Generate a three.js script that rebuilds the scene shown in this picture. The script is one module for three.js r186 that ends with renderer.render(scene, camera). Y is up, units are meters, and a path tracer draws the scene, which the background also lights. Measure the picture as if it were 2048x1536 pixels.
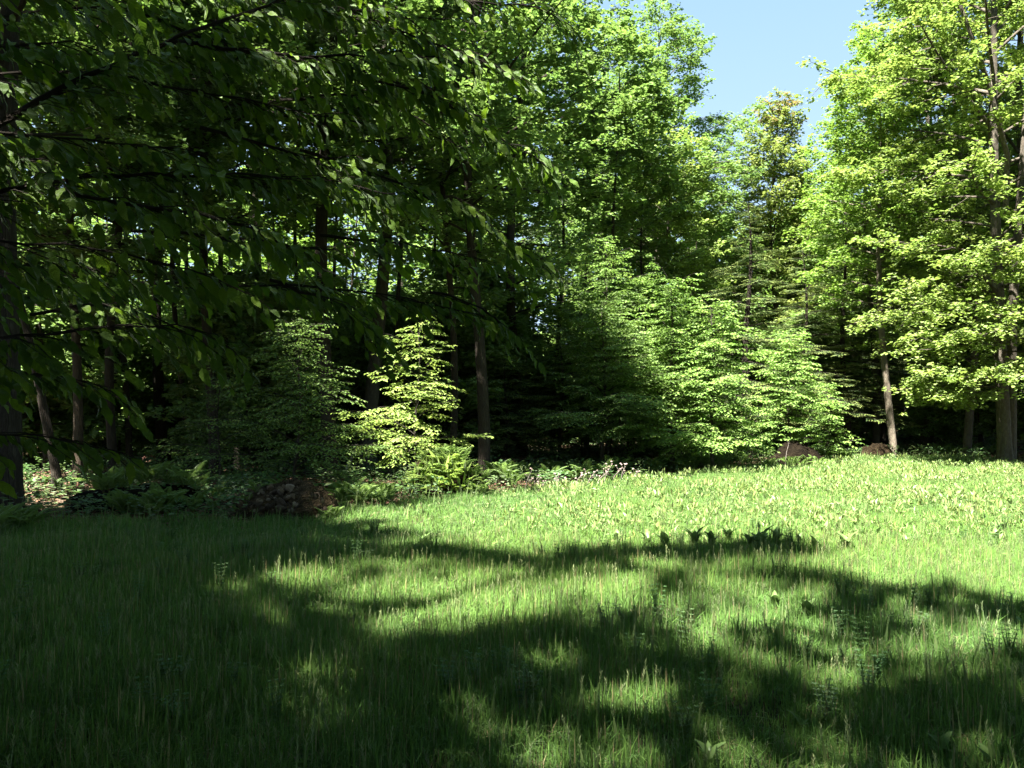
import * as THREE from 'three';

// ---------------------------------------------------------------- camera, sky, sun, exposure
const EYE = 1.6, F = 1610, HORIZON = 835;                       // focal length and horizon row of the 2048 x 1536 photograph
const camera = new THREE.PerspectiveCamera(2 * Math.atan(768 / F) * 180 / Math.PI, 4 / 3, 0.1, 600);
camera.position.set(0, EYE, 0);
const PITCH = Math.atan((HORIZON - 768) / F);
camera.rotation.x = PITCH;
const scene = new THREE.Scene();

const SUN = new THREE.Vector3(-0.33, 0.86, 0.39).normalize();
{
  const w = 512, h = 256, d = new Float32Array(w * h * 4);
  const dir = new THREE.Vector3();
  for (let j = 0; j < h; j++) for (let i = 0; i < w; i++) {
    const el = ((j + 0.5) / h - 0.5) * Math.PI, az = ((i + 0.5) / w - 0.5) * 2 * Math.PI;
    dir.set(Math.cos(az) * Math.cos(el), Math.sin(el), Math.sin(az) * Math.cos(el));
    const y = Math.max(0, dir.y), k = Math.pow(1 - y, 2.2);
    const c = Math.max(0, dir.dot(SUN)), glow = 0.5 * Math.pow(c, 6) + 1.0 * Math.pow(c, 40);
    const o = (j * w + i) * 4;
    d[o] = 0.031 + 0.056 * k + 0.05 * glow; d[o + 1] = 0.056 + 0.058 * k + 0.06 * glow; d[o + 2] = 0.092 + 0.048 * k + 0.065 * glow; d[o + 3] = 1;
  }
  const t = new THREE.DataTexture(d, w, h, THREE.RGBAFormat, THREE.FloatType);
  t.mapping = THREE.EquirectangularReflectionMapping; t.magFilter = THREE.LinearFilter; t.minFilter = THREE.LinearFilter;
  t.wrapS = THREE.RepeatWrapping; t.needsUpdate = true;
  scene.background = t; scene.environment = t;
}
const sun = new THREE.DirectionalLight(new THREE.Color().setRGB(1.0, 0.965, 0.90), 5);
sun.position.copy(SUN).multiplyScalar(80).add(new THREE.Vector3(2, 0, -20));
sun.target.position.set(2, 0, -20);
sun.castShadow = true; sun.shadow.radius = 2;
Object.assign(sun.shadow.camera, { left: -40, right: 40, top: 40, bottom: -40, near: 1, far: 200 });
sun.shadow.mapSize.set(4096, 4096);
scene.add(sun, sun.target);
const renderer = new THREE.WebGLRenderer({ antialias: true });
renderer.setSize(1024, 768);
renderer.toneMapping = THREE.LinearToneMapping;
renderer.toneMappingExposure = 11;
renderer.shadowMap.enabled = true;

// ---------------------------------------------------------------- helpers
const V = (x, y, z) => new THREE.Vector3(x, y, z);
function rng(seed) {
  let a = (seed * 2654435761) >>> 0 || 1;
  const f = () => { a = (a + 0x6D2B79F5) >>> 0; let t = Math.imul(a ^ (a >>> 15), 1 | a); t = (t + Math.imul(t ^ (t >>> 7), 61 | t)) ^ t; return ((t ^ (t >>> 14)) >>> 0) / 4294967296; };
  f.r = (lo, hi) => lo + (hi - lo) * f();
  f.n = () => (f() + f() + f() - 1.5) * 1.15;
  return f;
}
const hash = (i, j, s = 0) => { let h = Math.imul(i, 374761393) + Math.imul(j, 668265263) + Math.imul(s, 974634777); h = Math.imul(h ^ (h >>> 13), 1274126177); return ((h ^ (h >>> 16)) >>> 0) / 4294967296; };
function noise2(x, y, s = 0) {
  const i = Math.floor(x), j = Math.floor(y); let u = x - i, v = y - j; u = u * u * (3 - 2 * u); v = v * v * (3 - 2 * v);
  const a = hash(i, j, s), b = hash(i + 1, j, s), c = hash(i, j + 1, s), d = hash(i + 1, j + 1, s);
  return a + (b - a) * u + (c - a) * v + (a - b - c + d) * u * v;
}
const fbm = (x, y, s = 0) => 0.55 * noise2(x, y, s) + 0.28 * noise2(x * 2.1, y * 2.1, s + 1) + 0.17 * noise2(x * 4.3, y * 4.3, s + 2);
const clamp = THREE.MathUtils.clamp, smooth = THREE.MathUtils.smoothstep, lerp = THREE.MathUtils.lerp;
function curve1(list, x) {
  if (x <= list[0][0]) return list[0][1];
  for (let i = 1; i < list.length; i++) if (x <= list[i][0]) return lerp(list[i - 1][1], list[i][1], (x - list[i - 1][0]) / (list[i][0] - list[i - 1][0]));
  return list[list.length - 1][1];
}
const taken = new Map();
function numbered(name) { const n = taken.get(name) ?? 0; taken.set(name, n + 1); return n ? name + '_' + String(n).padStart(3, '0') : name; }
function tag(o, label, category, group) { o.userData.label = label; if (category) o.userData.category = category; if (group) o.userData.group = group; return o; }
function thing(name, label, category, p = [0, 0, 0], turn = 0, group) {
  const o = new THREE.Group(); o.name = numbered(name); o.position.set(...p); o.rotation.y = turn; scene.add(o);
  return tag(o, label, category, group);
}
function part(name, geometry, material, parent) { const m = new THREE.Mesh(geometry, material); m.name = name; m.castShadow = m.receiveShadow = true; parent.add(m); return m; }

class GB {                                                     // collects vertices, faces, colours
  constructor() { this.p = []; this.i = []; this.c = []; this.u = []; }
  get n() { return this.p.length / 3; }
  leaf(x, y, z, dx, dy, dz, nx, ny, nz, L, W, r, g, b, droop = 0.12) {
    const sx = ny * dz - nz * dy, sy = nz * dx - nx * dz, sz = nx * dy - ny * dx, k = this.n, m = 0.45 * L, f = 0.07 * L, w = W / 2, t = droop * L;
    this.p.push(x, y, z, x + dx * m + sx * w + nx * f, y + dy * m + sy * w + ny * f, z + dz * m + sz * w + nz * f,
      x + dx * L - nx * t, y + dy * L - ny * t, z + dz * L - nz * t, x + dx * m - sx * w + nx * f, y + dy * m - sy * w + ny * f, z + dz * m - sz * w + nz * f);
    this.i.push(k, k + 2, k + 1, k, k + 3, k + 2);
    this.c.push(r, g, b, r, g, b, r, g, b, r, g, b);
  }
  tube(pts, radii, seg, rough = 0, seed = 0, flare = 0) {
    const k0 = this.n, N = pts.length, t = V(0, 0, 0), a = V(1, 0, 0), b = V(0, 0, 0);
    let len = 0;
    const turns = Math.max(1, Math.round(2 * Math.PI * radii[0] / 0.5));
    for (let q = 0; q < N; q++) {
      t.copy(pts[Math.min(N - 1, q + 1)]).sub(pts[Math.max(0, q - 1)]).normalize();
      a.addScaledVector(t, -a.dot(t)); if (a.lengthSq() < 1e-6) a.set(0, 0, 1).addScaledVector(t, -t.z); a.normalize();
      b.crossVectors(t, a);
      if (q) len += pts[q].distanceTo(pts[q - 1]);
      for (let s = 0; s <= seg; s++) {
        const an = s % seg / seg * 2 * Math.PI;
        let r = radii[q] * (1 + rough * (noise2(s % seg * 1.3 + 7, len * 2.5 / Math.max(0.1, radii[0] * 4), seed) - 0.5) * 2);
        if (flare) r *= 1 + flare * Math.exp(-len / (radii[0] * 1.2)) * (0.6 + 0.6 * Math.sin(an * 4 + seed) * Math.sin(an * 1 + seed * 2) + 0.25);
        const ca = Math.cos(an) * r, sa = Math.sin(an) * r;
        this.p.push(pts[q].x + a.x * ca + b.x * sa, pts[q].y + a.y * ca + b.y * sa, pts[q].z + a.z * ca + b.z * sa);
        this.u.push(s / seg * turns, len / 1.0);
      }
      if (q) for (let s = 0; s < seg; s++) {
        const i0 = k0 + (q - 1) * (seg + 1) + s, i1 = i0 + seg + 1;
        this.i.push(i0, i0 + 1, i1 + 1, i0, i1 + 1, i1);
      }
    }
  }
  geo(smoothed = false) {
    const g = new THREE.BufferGeometry();
    g.setAttribute('position', new THREE.BufferAttribute(new Float32Array(this.p), 3));
    if (this.c.length === this.p.length) g.setAttribute('color', new THREE.BufferAttribute(new Float32Array(this.c), 3));
    if (this.u.length) g.setAttribute('uv', new THREE.BufferAttribute(new Float32Array(this.u), 2));
    g.setIndex(this.i.length > 65000 || this.n > 65000 ? new THREE.BufferAttribute(new Uint32Array(this.i), 1) : this.i);
    if (smoothed) g.computeVertexNormals();
    return g;
  }
}

// ---------------------------------------------------------------- textures and materials
function tex(w, h, f, srgb, rx = 1, ry = 1) {
  const d = new Uint8Array(w * h * 4);
  for (let j = 0; j < h; j++) for (let i = 0; i < w; i++) { const c = f(i / w, j / h), o = (j * w + i) * 4; d[o] = clamp(c[0], 0, 1) * 255; d[o + 1] = clamp(c[1], 0, 1) * 255; d[o + 2] = clamp(c[2], 0, 1) * 255; d[o + 3] = 255; }
  const t = new THREE.DataTexture(d, w, h); t.wrapS = t.wrapT = THREE.RepeatWrapping; t.magFilter = THREE.LinearFilter; t.minFilter = THREE.LinearMipmapLinearFilter;
  if (srgb) t.colorSpace = THREE.SRGBColorSpace; t.repeat.set(rx, ry); t.needsUpdate = true; return t;
}
function tile(u, v, n, s) {                                     // noise that repeats after n cells
  const x = u * n, y = v * n, i = Math.floor(x), j = Math.floor(y); let a = x - i, b = y - j; a = a * a * (3 - 2 * a); b = b * b * (3 - 2 * b);
  const q = (p, r) => hash(((p % n) + n) % n, ((r % n) + n) % n, s);
  return lerp(lerp(q(i, j), q(i + 1, j), a), lerp(q(i, j + 1), q(i + 1, j + 1), a), b);
}
const barkH = (u, v) => {
  const wob = (tile(u, v, 6, 3) - 0.5) * 0.10;
  let f = 0; for (let k = 0; k < 3; k++) { const n = [14, 23, 37][k]; const x = (u + wob) * n, i = Math.floor(x), a = Math.abs(x - i - 0.5) * 2; const cut = tile(((i + 50) % n) / n, v, [9, 17, 25][k], 5 + k); f += (a * 0.6 + cut * 0.6) * [0.5, 0.3, 0.2][k]; }
  return clamp(f, 0, 1);
};
const barkMap = tex(256, 256, (u, v) => { const h = barkH(u, v), l = tile(u, v, 9, 21) * 0.6 + tile(u, v, 31, 22) * 0.4, g = 0.55 + 0.42 * h; const li = smooth(l, 0.55, 0.75) * 0.28; return [g * (1 - 0.08 * li) + li * 0.3, g * 0.97 + li * 0.34, g * 0.93 + li * 0.3]; }, true);
const barkBump = tex(256, 256, (u, v) => { const h = barkH(u, v); return [h, h, h]; }, false);
const bark = (r, g, b) => new THREE.MeshPhysicalMaterial({ specularIntensity: 0.25, color: new THREE.Color().setRGB(r, g, b), map: barkMap, bumpMap: barkBump, bumpScale: 0.05, roughness: 0.95 });
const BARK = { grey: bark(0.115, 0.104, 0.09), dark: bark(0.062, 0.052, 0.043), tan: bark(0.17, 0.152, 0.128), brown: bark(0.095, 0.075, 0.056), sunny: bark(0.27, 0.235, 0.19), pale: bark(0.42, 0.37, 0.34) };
const leafMat = (o) => new THREE.MeshPhysicalMaterial({ color: 0xffffff, vertexColors: true, side: THREE.DoubleSide, roughness: 0.95, transmission: 0.5, thickness: 0, clearcoat: 0.04, clearcoatRoughness: 0.45, specularIntensity: 0.35, ior: 1.4, ...o });
const LEAF = leafMat({}), NEEDLE = leafMat({ transmission: 0.18, clearcoat: 0.1 });
const GRASS = leafMat({ transmission: 0.42, clearcoat: 0.06 });
const DOCK = leafMat({ transmission: 0.35, clearcoat: 0.35, clearcoatRoughness: 0.4 });
const FERN = leafMat({ transmission: 0.4, clearcoat: 0.1 });

// ---------------------------------------------------------------- layout of the clearing
const toX = (px, d) => (px - 1024) / F * d;
const EDGE = [[-900, 13], [-300, 12], [0, 11.6], [500, 12.0], [700, 13.4], [950, 15.6], [1100, 18], [1300, 20.4], [1500, 25], [1700, 31], [1900, 31.5], [2050, 27], [2400, 25], [3200, 25]];
const pxOf = (x, z) => 1024 + F * x / Math.max(0.5, -z);
const fieldDepth = (x, z) => curve1(EDGE, pxOf(x, z));
const ground = (x, z) => {
  const out = z < 0 ? smooth(-z - fieldDepth(x, z), 0, 6) : 0;
  return (fbm(x * 0.35 + 40, z * 0.35, 3) - 0.5) * 0.10 + out * ((fbm(x * 0.28, z * 0.28 + 9, 4) - 0.45) * 0.7);
};
// where the trees at the camera's side of the clearing leave shade on the grass
const SHADE_EDGE = [[-200, 1050], [0, 1045], [280, 1056], [420, 1084], [600, 1102], [850, 1100], [1050, 1112], [1250, 1096], [1560, 1086], [1680, 1120], [1850, 1165], [2048, 1225], [2300, 1300]];
const PATCH = [[40, 1090, 70, 30, 0.6], [230, 1085, 130, 16, 0.5], [420, 1075, 90, 18, 0.5], [1190, 1212, 190, 42, 0.85], [1480, 1228, 120, 36, 0.95], [1110, 1318, 150, 18, 0.6], [1490, 1325, 50, 24, 0.85], [1700, 1150, 170, 35, 0.7], [1960, 1290, 130, 55, 0.75], [1890, 1365, 90, 36, 0.7], [1985, 1395, 70, 25, 0.8], [1420, 1430, 100, 34, 0.5], [1740, 1385, 80, 30, 0.5],
  [820, 1165, 330, 26, 0.45], [560, 1372, 170, 38, 0.5], [780, 1282, 70, 36, 0.45], [940, 1250, 90, 40, 0.45], [200, 1212, 120, 20, 0.3], [380, 1490, 60, 40, 0.3], [760, 1505, 90, 30, 0.4], [1250, 1470, 120, 26, 0.35], [2000, 1480, 70, 30, 0.35]];
function shade(x, z) {
  const d = -z;
  
  if (d > fieldDepth(x, z) - 0.3) {                            // the floor and edge of the wood: flecked, darker to the left
    const p = 1024 + F * x / d;
    return clamp(0.10 + 0.30 * (1 - smooth(p, 500, 900)) + 0.5 * smooth(fbm(x * 0.8, z * 0.8, 36), 0.45, 0.6) * (1 - smooth(p, 600, 1000)), 0, 1);
  }
  const px = 1024 + F * x / d, py = HORIZON + F * EYE / d;
  if (d < 2.2 || px < -250 || px > 2500) return 0.9;
  const nz = (fbm(x * 2.2, z * 2.2, 31) - 0.5);
  let s = smooth(py - curve1(SHADE_EDGE, px) + nz * 26, -6, 12) * (0.94 - 0.28 * smooth(px, 300, 1000) - 0.2 * smooth(px, 350, 1100) * smooth(fbm(x * 1.1 + 5, z * 1.1, 33), 0.35, 0.7) - 0.12 * smooth(fbm(x * 3 + 5, z * 3, 34), 0.5, 0.7));
  const edge = py - curve1(SHADE_EDGE, px) + nz * 20, bandA = smooth(edge, 2, 12) * smooth(58 - edge, 0, 22) * smooth(1680 - px, 0, 120), bandB = smooth(py, 1238, 1262) * smooth(1335 - py, 0, 22) * smooth(px, 420, 520) * smooth(1400 - px, 0, 100);
  const bandC = smooth(py, 1320, 1340) * smooth(1440 - py, 0, 30) * smooth(px, 640, 740) * smooth(1120 - px, 0, 120);
  s = Math.max(s, 0.955 * Math.max(bandA, bandB, bandC));
  for (const [cx, cy, rx, ry, k] of PATCH) { const q = ((px - cx) / rx) ** 2 + ((py - cy) / ry) ** 2 + nz * 1.4; s *= 1 - k * smooth(1.3 - q, 0, 0.9); }
  return clamp(-Math.log(1.001 - s) / 3.3, 0, 1);
}
// gaps in the canopy through which the sun reaches a place
const SHAFTS = [];
const shaft = (px, d, y, r) => SHAFTS.push([toX(px, d), y, -d, r]);
shaft(830, 18, 1.6, 1.9); shaft(870, 17.5, 2.6, 0.8); shaft(890, 16.4, 0.3, 1.5); shaft(735, 14.8, 0.35, 0.55); shaft(516, 12.8, 0.25, 0.34); shaft(20, 11.2, 0.3, 0.5); shaft(110, 14, 0.2, 0.55);
shaft(1150, 18.5, 0.3, 1.2); shaft(1720, 29, 0.4, 1.2); shaft(1400, 24.5, 3, 2.3); shaft(1580, 26.5, 2.2, 1.8); shaft(520, 26, 6, 1.2); shaft(540, 27, 5, 2.2); shaft(170, 27, 2.5, 1.8); shaft(790, 30, 5, 1.8); shaft(945, 27, 4, 1.4); shaft(1500, 26, 2, 1.3); shaft(600, 12.6, 0.1, 0.9); shaft(700, 13, 0.1, 0.9); shaft(500, 11.8, 0.1, 0.7); shaft(1215, 27, 6, 1.7); shaft(1020, 34, 2.5, 2); shaft(1180, 36, 2.5, 2); shaft(880, 33, 2.5, 2); shaft(640, 30, 2.5, 1.8); shaft(330, 27, 2.5, 1.8); shaft(450, 25, 2, 1.2); shaft(1300, 37, 3, 1.8); shaft(740, 36, 3, 2);
for (const [px, py, d] of [[230, 10, 3.2], [200, 130, 3.6], [130, 165, 3.6], [60, 215, 3.4], [330, 230, 3.8], [280, 180, 3.7], [355, 300, 3.7], [560, 320, 4], [640, 265, 4.1], [720, 260, 4.2], [700, 330, 4.2], [770, 410, 4.1], [8, 620, 3.9], [400, 490, 3.6], [360, 560, 4.2], [1130, 40, 5]]) shaft(px, d, EYE + (HORIZON - py) / F * d, 0.085);
const H = SUN.x / SUN.y, K = SUN.z / SUN.y;
function keepsLight(x, y, z, rand, near) {
  const gy = 0.12, gx = x - H * (y - gy), gz = z - K * (y - gy);
  if ((near || -gz < fieldDepth(gx, gz) - 0.3) && rand > shade(gx, gz)) return false;
  for (const [cx, cy, cz, r] of SHAFTS) {
    if (y < cy + 1.2) continue;
    const ex = x - (cx + H * (y - cy)), ez = z - (cz + K * (y - cy));
    if (ex * ex + ez * ez < r * r * 1.3 && rand > 0.06) return false;
  }
  return true;
}

// ---------------------------------------------------------------- ground
{
  const g = new THREE.PlaneGeometry(1, 1, 130, 130), p = g.attributes.position, uv = g.attributes.uv, col = [];
  const warp = (t) => Math.sign(t) * (Math.abs(t) * 40 + Math.pow(Math.abs(t), 4) * 260);
  for (let i = 0; i < p.count; i++) {
    const x = warp(p.getX(i) * 2), z = warp(-p.getY(i) * 2) - 16;
    p.setXYZ(i, x, ground(x, z), z); uv.setXY(i, x / 3, z / 3);
    const wood = z < 0 ? smooth(-z - fieldDepth(x, z), -0.6, 0.8) : 0, m = 0.7 + 0.6 * fbm(x * 0.6, z * 0.6, 8);
    col.push(lerp(0.085, 0.105, wood) * m, lerp(0.075, 0.072, wood) * m, lerp(0.040, 0.046, wood) * m);
  }
  g.setAttribute('color', new THREE.Float32BufferAttribute(col, 3)); g.computeVertexNormals();
  const lit = tex(512, 512, (u, v) => { const a = tile(u, v, 60, 41), b = tile(u, v, 128, 42), c = tile(u, v, 12, 43); const l = 0.45 + 0.45 * a * b + 0.35 * (a > 0.72 ? b : 0) + 0.2 * (c - 0.5); return [l, l * (0.93 + 0.1 * c), l * 0.9]; }, true);
  const bump = tex(512, 512, (u, v) => { const h = tile(u, v, 60, 41) * 0.6 + tile(u, v, 128, 42) * 0.4; return [h, h, h]; }, false);
  const m = new THREE.Mesh(g, new THREE.MeshPhysicalMaterial({ specularIntensity: 0.15, vertexColors: true, map: lit, bumpMap: bump, bumpScale: 0.03, roughness: 1 }));
  m.name = 'ground'; m.userData.kind = 'structure'; m.userData.label = 'soil of the clearing and leaf litter of the woodland floor'; m.receiveShadow = true; scene.add(m);
}

// ---------------------------------------------------------------- trees
const tint = (c, R, v = 0.25, yel = 0.2) => { const k = 1 + R.n() * v, y = R() * yel; return [c[0] * k * (1 + y), c[1] * k * (1 + 0.3 * y), c[2] * k]; };
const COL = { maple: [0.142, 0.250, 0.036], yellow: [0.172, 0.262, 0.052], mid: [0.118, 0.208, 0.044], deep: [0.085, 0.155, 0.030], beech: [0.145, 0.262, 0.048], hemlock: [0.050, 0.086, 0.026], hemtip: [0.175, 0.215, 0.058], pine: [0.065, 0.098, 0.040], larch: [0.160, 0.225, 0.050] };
const golden = 2.399963;

function makeTree(o) {
  // o: h, base (height of the lowest limb), R, r0, limbs, kind, seed, lean [x, z], leaf, clusters, col, at [x, z], trim
  const R = rng(o.seed), wood = new GB(), lv = new GB(), at = o.at ?? [0, 0], y0 = o.y0 ?? 0;
  const ok = (x, y, z) => (!o.limit || o.limit(x + at[0], y + y0, z + at[1])) && (!o.trim || keepsLight(x + at[0], y + y0, z + at[1], R(), !!o.limit));
  const lean = o.lean ?? [0, 0], N = 14, pts = [], rad = [];
  const wob = o.wob ?? 0.012 * o.h, s1 = R() * 9, s2 = R() * 9;
  for (let i = 0; i <= N; i++) {
    const t = Math.pow(i / N, 1.3), y = t * o.h * 0.96 - (i ? 0 : 0.3);
    pts.push(V(lean[0] * t + wob * (Math.sin(t * 7 + s1) - Math.sin(s1)), y, lean[1] * t + wob * (Math.sin(t * 6 + s2) - Math.sin(s2))));
    rad.push(Math.max(0.012, o.r0 * Math.pow(1 - t * 0.98, 0.8)));
  }
  wood.tube(pts, rad, o.r0 > 0.12 ? 12 : 7, 0.06, o.seed, o.flare ?? 0.45);
  const trunkAt = (y) => { const t = Math.pow(clamp(y / (o.h * 0.96), 0, 1), 1 / 1.3) * N, i = Math.min(N - 1, Math.floor(t)); return pts[i].clone().lerp(pts[i + 1], t - i); };
  const radAt = (y) => Math.max(0.012, o.r0 * Math.pow(1 - clamp(y / o.h, 0, 1) * 0.98, 0.8));
  if (o.extra) for (const e of o.extra) { wood.tube(e.pts, e.radii, 8, 0.05, 3); }
  const a0 = R() * 6.28;
  const limbs = [];
  for (let i = 0; i < o.limbs; i++) {
    const q = (i + R() * 0.8) / o.limbs, y = lerp(o.base, o.h * 0.97, Math.pow(q, o.pow ?? 1));
    let L = o.R * o.profile(q) * R.r(...(o.vary ?? [0.75, 1.15]));
    limbs.push({ y, az: a0 + i * golden + R.n() * 0.4, L, q });
  }
  if (o.low) for (const l of o.low) limbs.push({ y: l[0], az: l[1], L: l[2], q: 0.05, el: l[3] ?? 0.05 });
  for (const { y, az, L, q, el } of limbs) {
    const s = trunkAt(y), e = el ?? o.rise(q) + R.n() * 0.15, n = 6, lp = [s], dir = V(Math.cos(az), 0, Math.sin(az)), side = V(-dir.z, 0, dir.x);
    const bend = R.n() * 0.25, dr = o.droop ?? 0.1;
    for (let k = 1; k <= n; k++) { const t = k / n; lp.push(s.clone().addScaledVector(dir, L * t * Math.cos(e)).addScaledVector(side, L * bend * t * t).add(V(0, L * (Math.sin(e) * t - dr * t * t), 0))); }
    const lr = Math.min(radAt(y) * 0.55, 0.011 * L + 0.006);
    const bare = (o.limit && !o.limit(lp[5].x + at[0], lp[5].y + y0, lp[5].z + at[1])) || (o.trim && !keepsLight(lp[3].x + at[0], lp[3].y + y0, lp[3].z + at[1], 0.3, !!o.limit));
    if (!bare) wood.tube(lp, lp.map((_, k) => Math.max(0.004, lr * (1 - 0.85 * k / n))), o.r0 > 0.1 ? 5 : 4);
    const along = (t) => { const a = t * n, k = Math.min(n - 1, Math.floor(a)); return lp[k].clone().lerp(lp[k + 1], a - k); };
    const subs = Math.max(3, Math.round(L * o.subs));
    for (let b = 0; b < subs; b++) {
      const t = lerp(o.inner ?? 0.25, 1, (b + R() * 0.7) / subs), p = along(t), sgn = b % 2 ? 1 : -1;
      const sl = (o.subLen ?? 0.4) * L * (1.15 - t * 0.75) * R.r(0.7, 1.2) + 0.12, ang = R.r(0.55, 1.0) * sgn;
      const d = dir.clone().multiplyScalar(Math.cos(ang)).addScaledVector(side, Math.sin(ang)).add(V(0, (o.subRise ?? 0) + R.n() * (o.spread ?? 0.35), 0)).normalize();
      const tip = p.clone().addScaledVector(d, sl).add(V(0, -dr * 0.6 * sl, 0));
      if (!bare && sl > 0.25 && ok(tip.x, tip.y, tip.z)) wood.tube([p, p.clone().lerp(tip, 0.5).add(V(0, 0.03 * sl, 0)), tip], [Math.max(0.004, lr * 0.35), Math.max(0.0035, lr * 0.22), 0.003], 3);
      o.foliage(lv, R, p, tip, d, sl, q, ok, o);
    }
  }
  return { wood: wood.geo(true), leaves: lv.geo() };
}
// maple and the like: clusters of leaves turned up to the light all round a twig
function broad(lv, R, p, tip, d, sl, q, ok, o) {
  const n = Math.max(2, Math.round(sl * o.clusters));
  for (let k = 0; k < n; k++) {
    const t = (k + R()) / n, c = p.clone().lerp(tip, 0.25 + 0.8 * t), j = o.jit ?? 0.22;
    c.x += R.n() * j; c.y += R.n() * j * 0.8; c.z += R.n() * j;
    if (!ok(c.x, c.y, c.z)) continue;
    const base = tint(o.topCol && q > 0.86 && R() < 0.3 ? o.topCol : o.col, R, 0.16, 0.25), m = Math.round(R.r(0.6, 1.3) * o.per);
    for (let l = 0; l < m; l++) {
      const a = R() * 6.283, dip = R.r(-0.55, 0.25), L = o.leaf * R.r(0.65, 1.2);
      const dx = Math.cos(a), dz = Math.sin(a), x = c.x + dx * R() * 0.14 + R.n() * 0.05, y = c.y + R.n() * 0.09, z = c.z + dz * R() * 0.14 + R.n() * 0.05;
      const D = V(dx, dip, dz).normalize(), Nn = V(R.n() * 0.55, 1, R.n() * 0.55).addScaledVector(D, -D.y * 0.9); Nn.addScaledVector(D, -Nn.dot(D)).normalize();
      const v = 0.85 + 0.3 * R();
      lv.leaf(x, y, z, D.x, D.y, D.z, Nn.x, Nn.y, Nn.z, L, L * 0.85, base[0] * v, base[1] * v, base[2] * v);
    }
  }
}
// beech: flat tiers, two ranks of leaves along each twig
function tiers(lv, R, p, tip, d, sl, q, ok, o) {
  const tw = Math.max(2, Math.round(sl * (o.clusters ?? 5))), flat = V(-d.z, 0, d.x).normalize();
  const rank = (a, b, dd) => {
    const len = a.distanceTo(b), n = Math.max(2, Math.round(len / (o.gap ?? 0.05))), base = tint(o.col, R, 0.12, 0.25), sd = V(-dd.z, 0, dd.x).normalize();
    for (let k = 0; k < n; k++) {
      const t = (k + 0.6) / n, c = a.clone().lerp(b, t), s = k % 2 ? 1 : -1;
      if (!ok(c.x, c.y, c.z)) continue;
      const D = dd.clone().multiplyScalar(0.55).addScaledVector(sd, s * 0.85).add(V(0, R.r(-0.5, 0.0), 0)).normalize();
      const Nn = V(R.n() * 0.3, 1, R.n() * 0.3); Nn.addScaledVector(D, -Nn.dot(D)).normalize();
      const L = o.leaf * R.r(0.7, 1.15), v = 0.85 + 0.3 * R();
      lv.leaf(c.x, c.y + R.n() * 0.012, c.z, D.x, D.y, D.z, Nn.x, Nn.y, Nn.z, L, L * 0.55, base[0] * v, base[1] * v, base[2] * v);
    }
  };
  rank(p, tip, d);
  for (let k = 0; k < tw; k++) {
    const t = (k + 0.5) / tw, a = p.clone().lerp(tip, t), s = k % 2 ? 1 : -1, dd = d.clone().multiplyScalar(0.7).addScaledVector(flat, s * 0.75).add(V(0, R.n() * 0.12 - 0.05, 0)).normalize();
    const l = (0.5 * sl * (1.1 - t) + 0.1) * R.r(0.6, 1.2);
    rank(a, a.clone().addScaledVector(dd, l).add(V(0, -0.12 * l, 0)), dd);
  }
}
// hemlock: flat drooping sprays of short needles, paler towards the tips
function needles(lv, R, p, tip, d, sl, q, ok, o) {
  const n = Math.max(3, Math.round(sl * o.clusters)), flat = V(-d.z, 0, d.x).normalize();
  for (let k = 0; k < n; k++) {
    const t = (k + R()) / n, a = p.clone().lerp(tip, t), tl = (0.16 + 0.20 * R()) * (1.2 - 0.4 * t);
    if (!ok(a.x, a.y, a.z)) continue;
    const s = k % 2 ? 1 : -1, dd = d.clone().multiplyScalar(0.75).addScaledVector(flat, s * 0.8).add(V(0, -0.28 + R.n() * 0.2, 0)).normalize(), sd = V(-dd.z, 0.1 * R.n(), dd.x).normalize();
    const m = Math.round(tl / 0.035);
    for (let l = 0; l < m; l++) {
      const f = l / m, c = a.clone().addScaledVector(dd, tl * f), g = smooth(t * 0.6 + f * 0.6 + R.n() * 0.2, 0.38, 0.9);
      const ss = l % 2 ? 1 : -1, D = dd.clone().multiplyScalar(0.6).addScaledVector(sd, ss * 0.8).add(V(0, -0.1, 0)).normalize(), Nn = V(R.n() * 0.2, 1, R.n() * 0.2); Nn.addScaledVector(D, -Nn.dot(D)).normalize();
      const v = 0.8 + 0.4 * R(), h = o.col, e = o.tipCol;
      lv.leaf(c.x, c.y, c.z, D.x, D.y, D.z, Nn.x, Nn.y, Nn.z, 0.10, 0.034, lerp(h[0], e[0], g) * v, lerp(h[1], e[1], g) * v, lerp(h[2], e[2], g) * v, 0.05);
    }
  }
}
// white pine: brushes of long needles at the twig ends
function brushes(lv, R, p, tip, d, sl, q, ok, o) {
  const n = Math.max(2, Math.round(sl * o.clusters));
  for (let k = 0; k < n; k++) {
    const c = p.clone().lerp(tip, 0.3 + 0.75 * (k + R()) / n); c.x += R.n() * 0.18; c.y += R.n() * 0.14; c.z += R.n() * 0.18;
    if (!ok(c.x, c.y, c.z)) continue;
    const base = tint(o.col, R, 0.2, 0.2), m = o.per;
    for (let l = 0; l < m; l++) {
      const D = V(R.n(), R.n() * 0.7 + 0.35, R.n()).addScaledVector(d, 0.6).normalize(), Nn = V(R.n(), R.n() + 0.8, R.n()); Nn.addScaledVector(D, -Nn.dot(D)).normalize();
      const v = 0.8 + 0.4 * R();
      lv.leaf(c.x, c.y, c.z, D.x, D.y, D.z, Nn.x, Nn.y, Nn.z, o.leaf * R.r(0.7, 1.2), 0.028, base[0] * v, base[1] * v, base[2] * v, 0.1);
    }
  }
}
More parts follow.
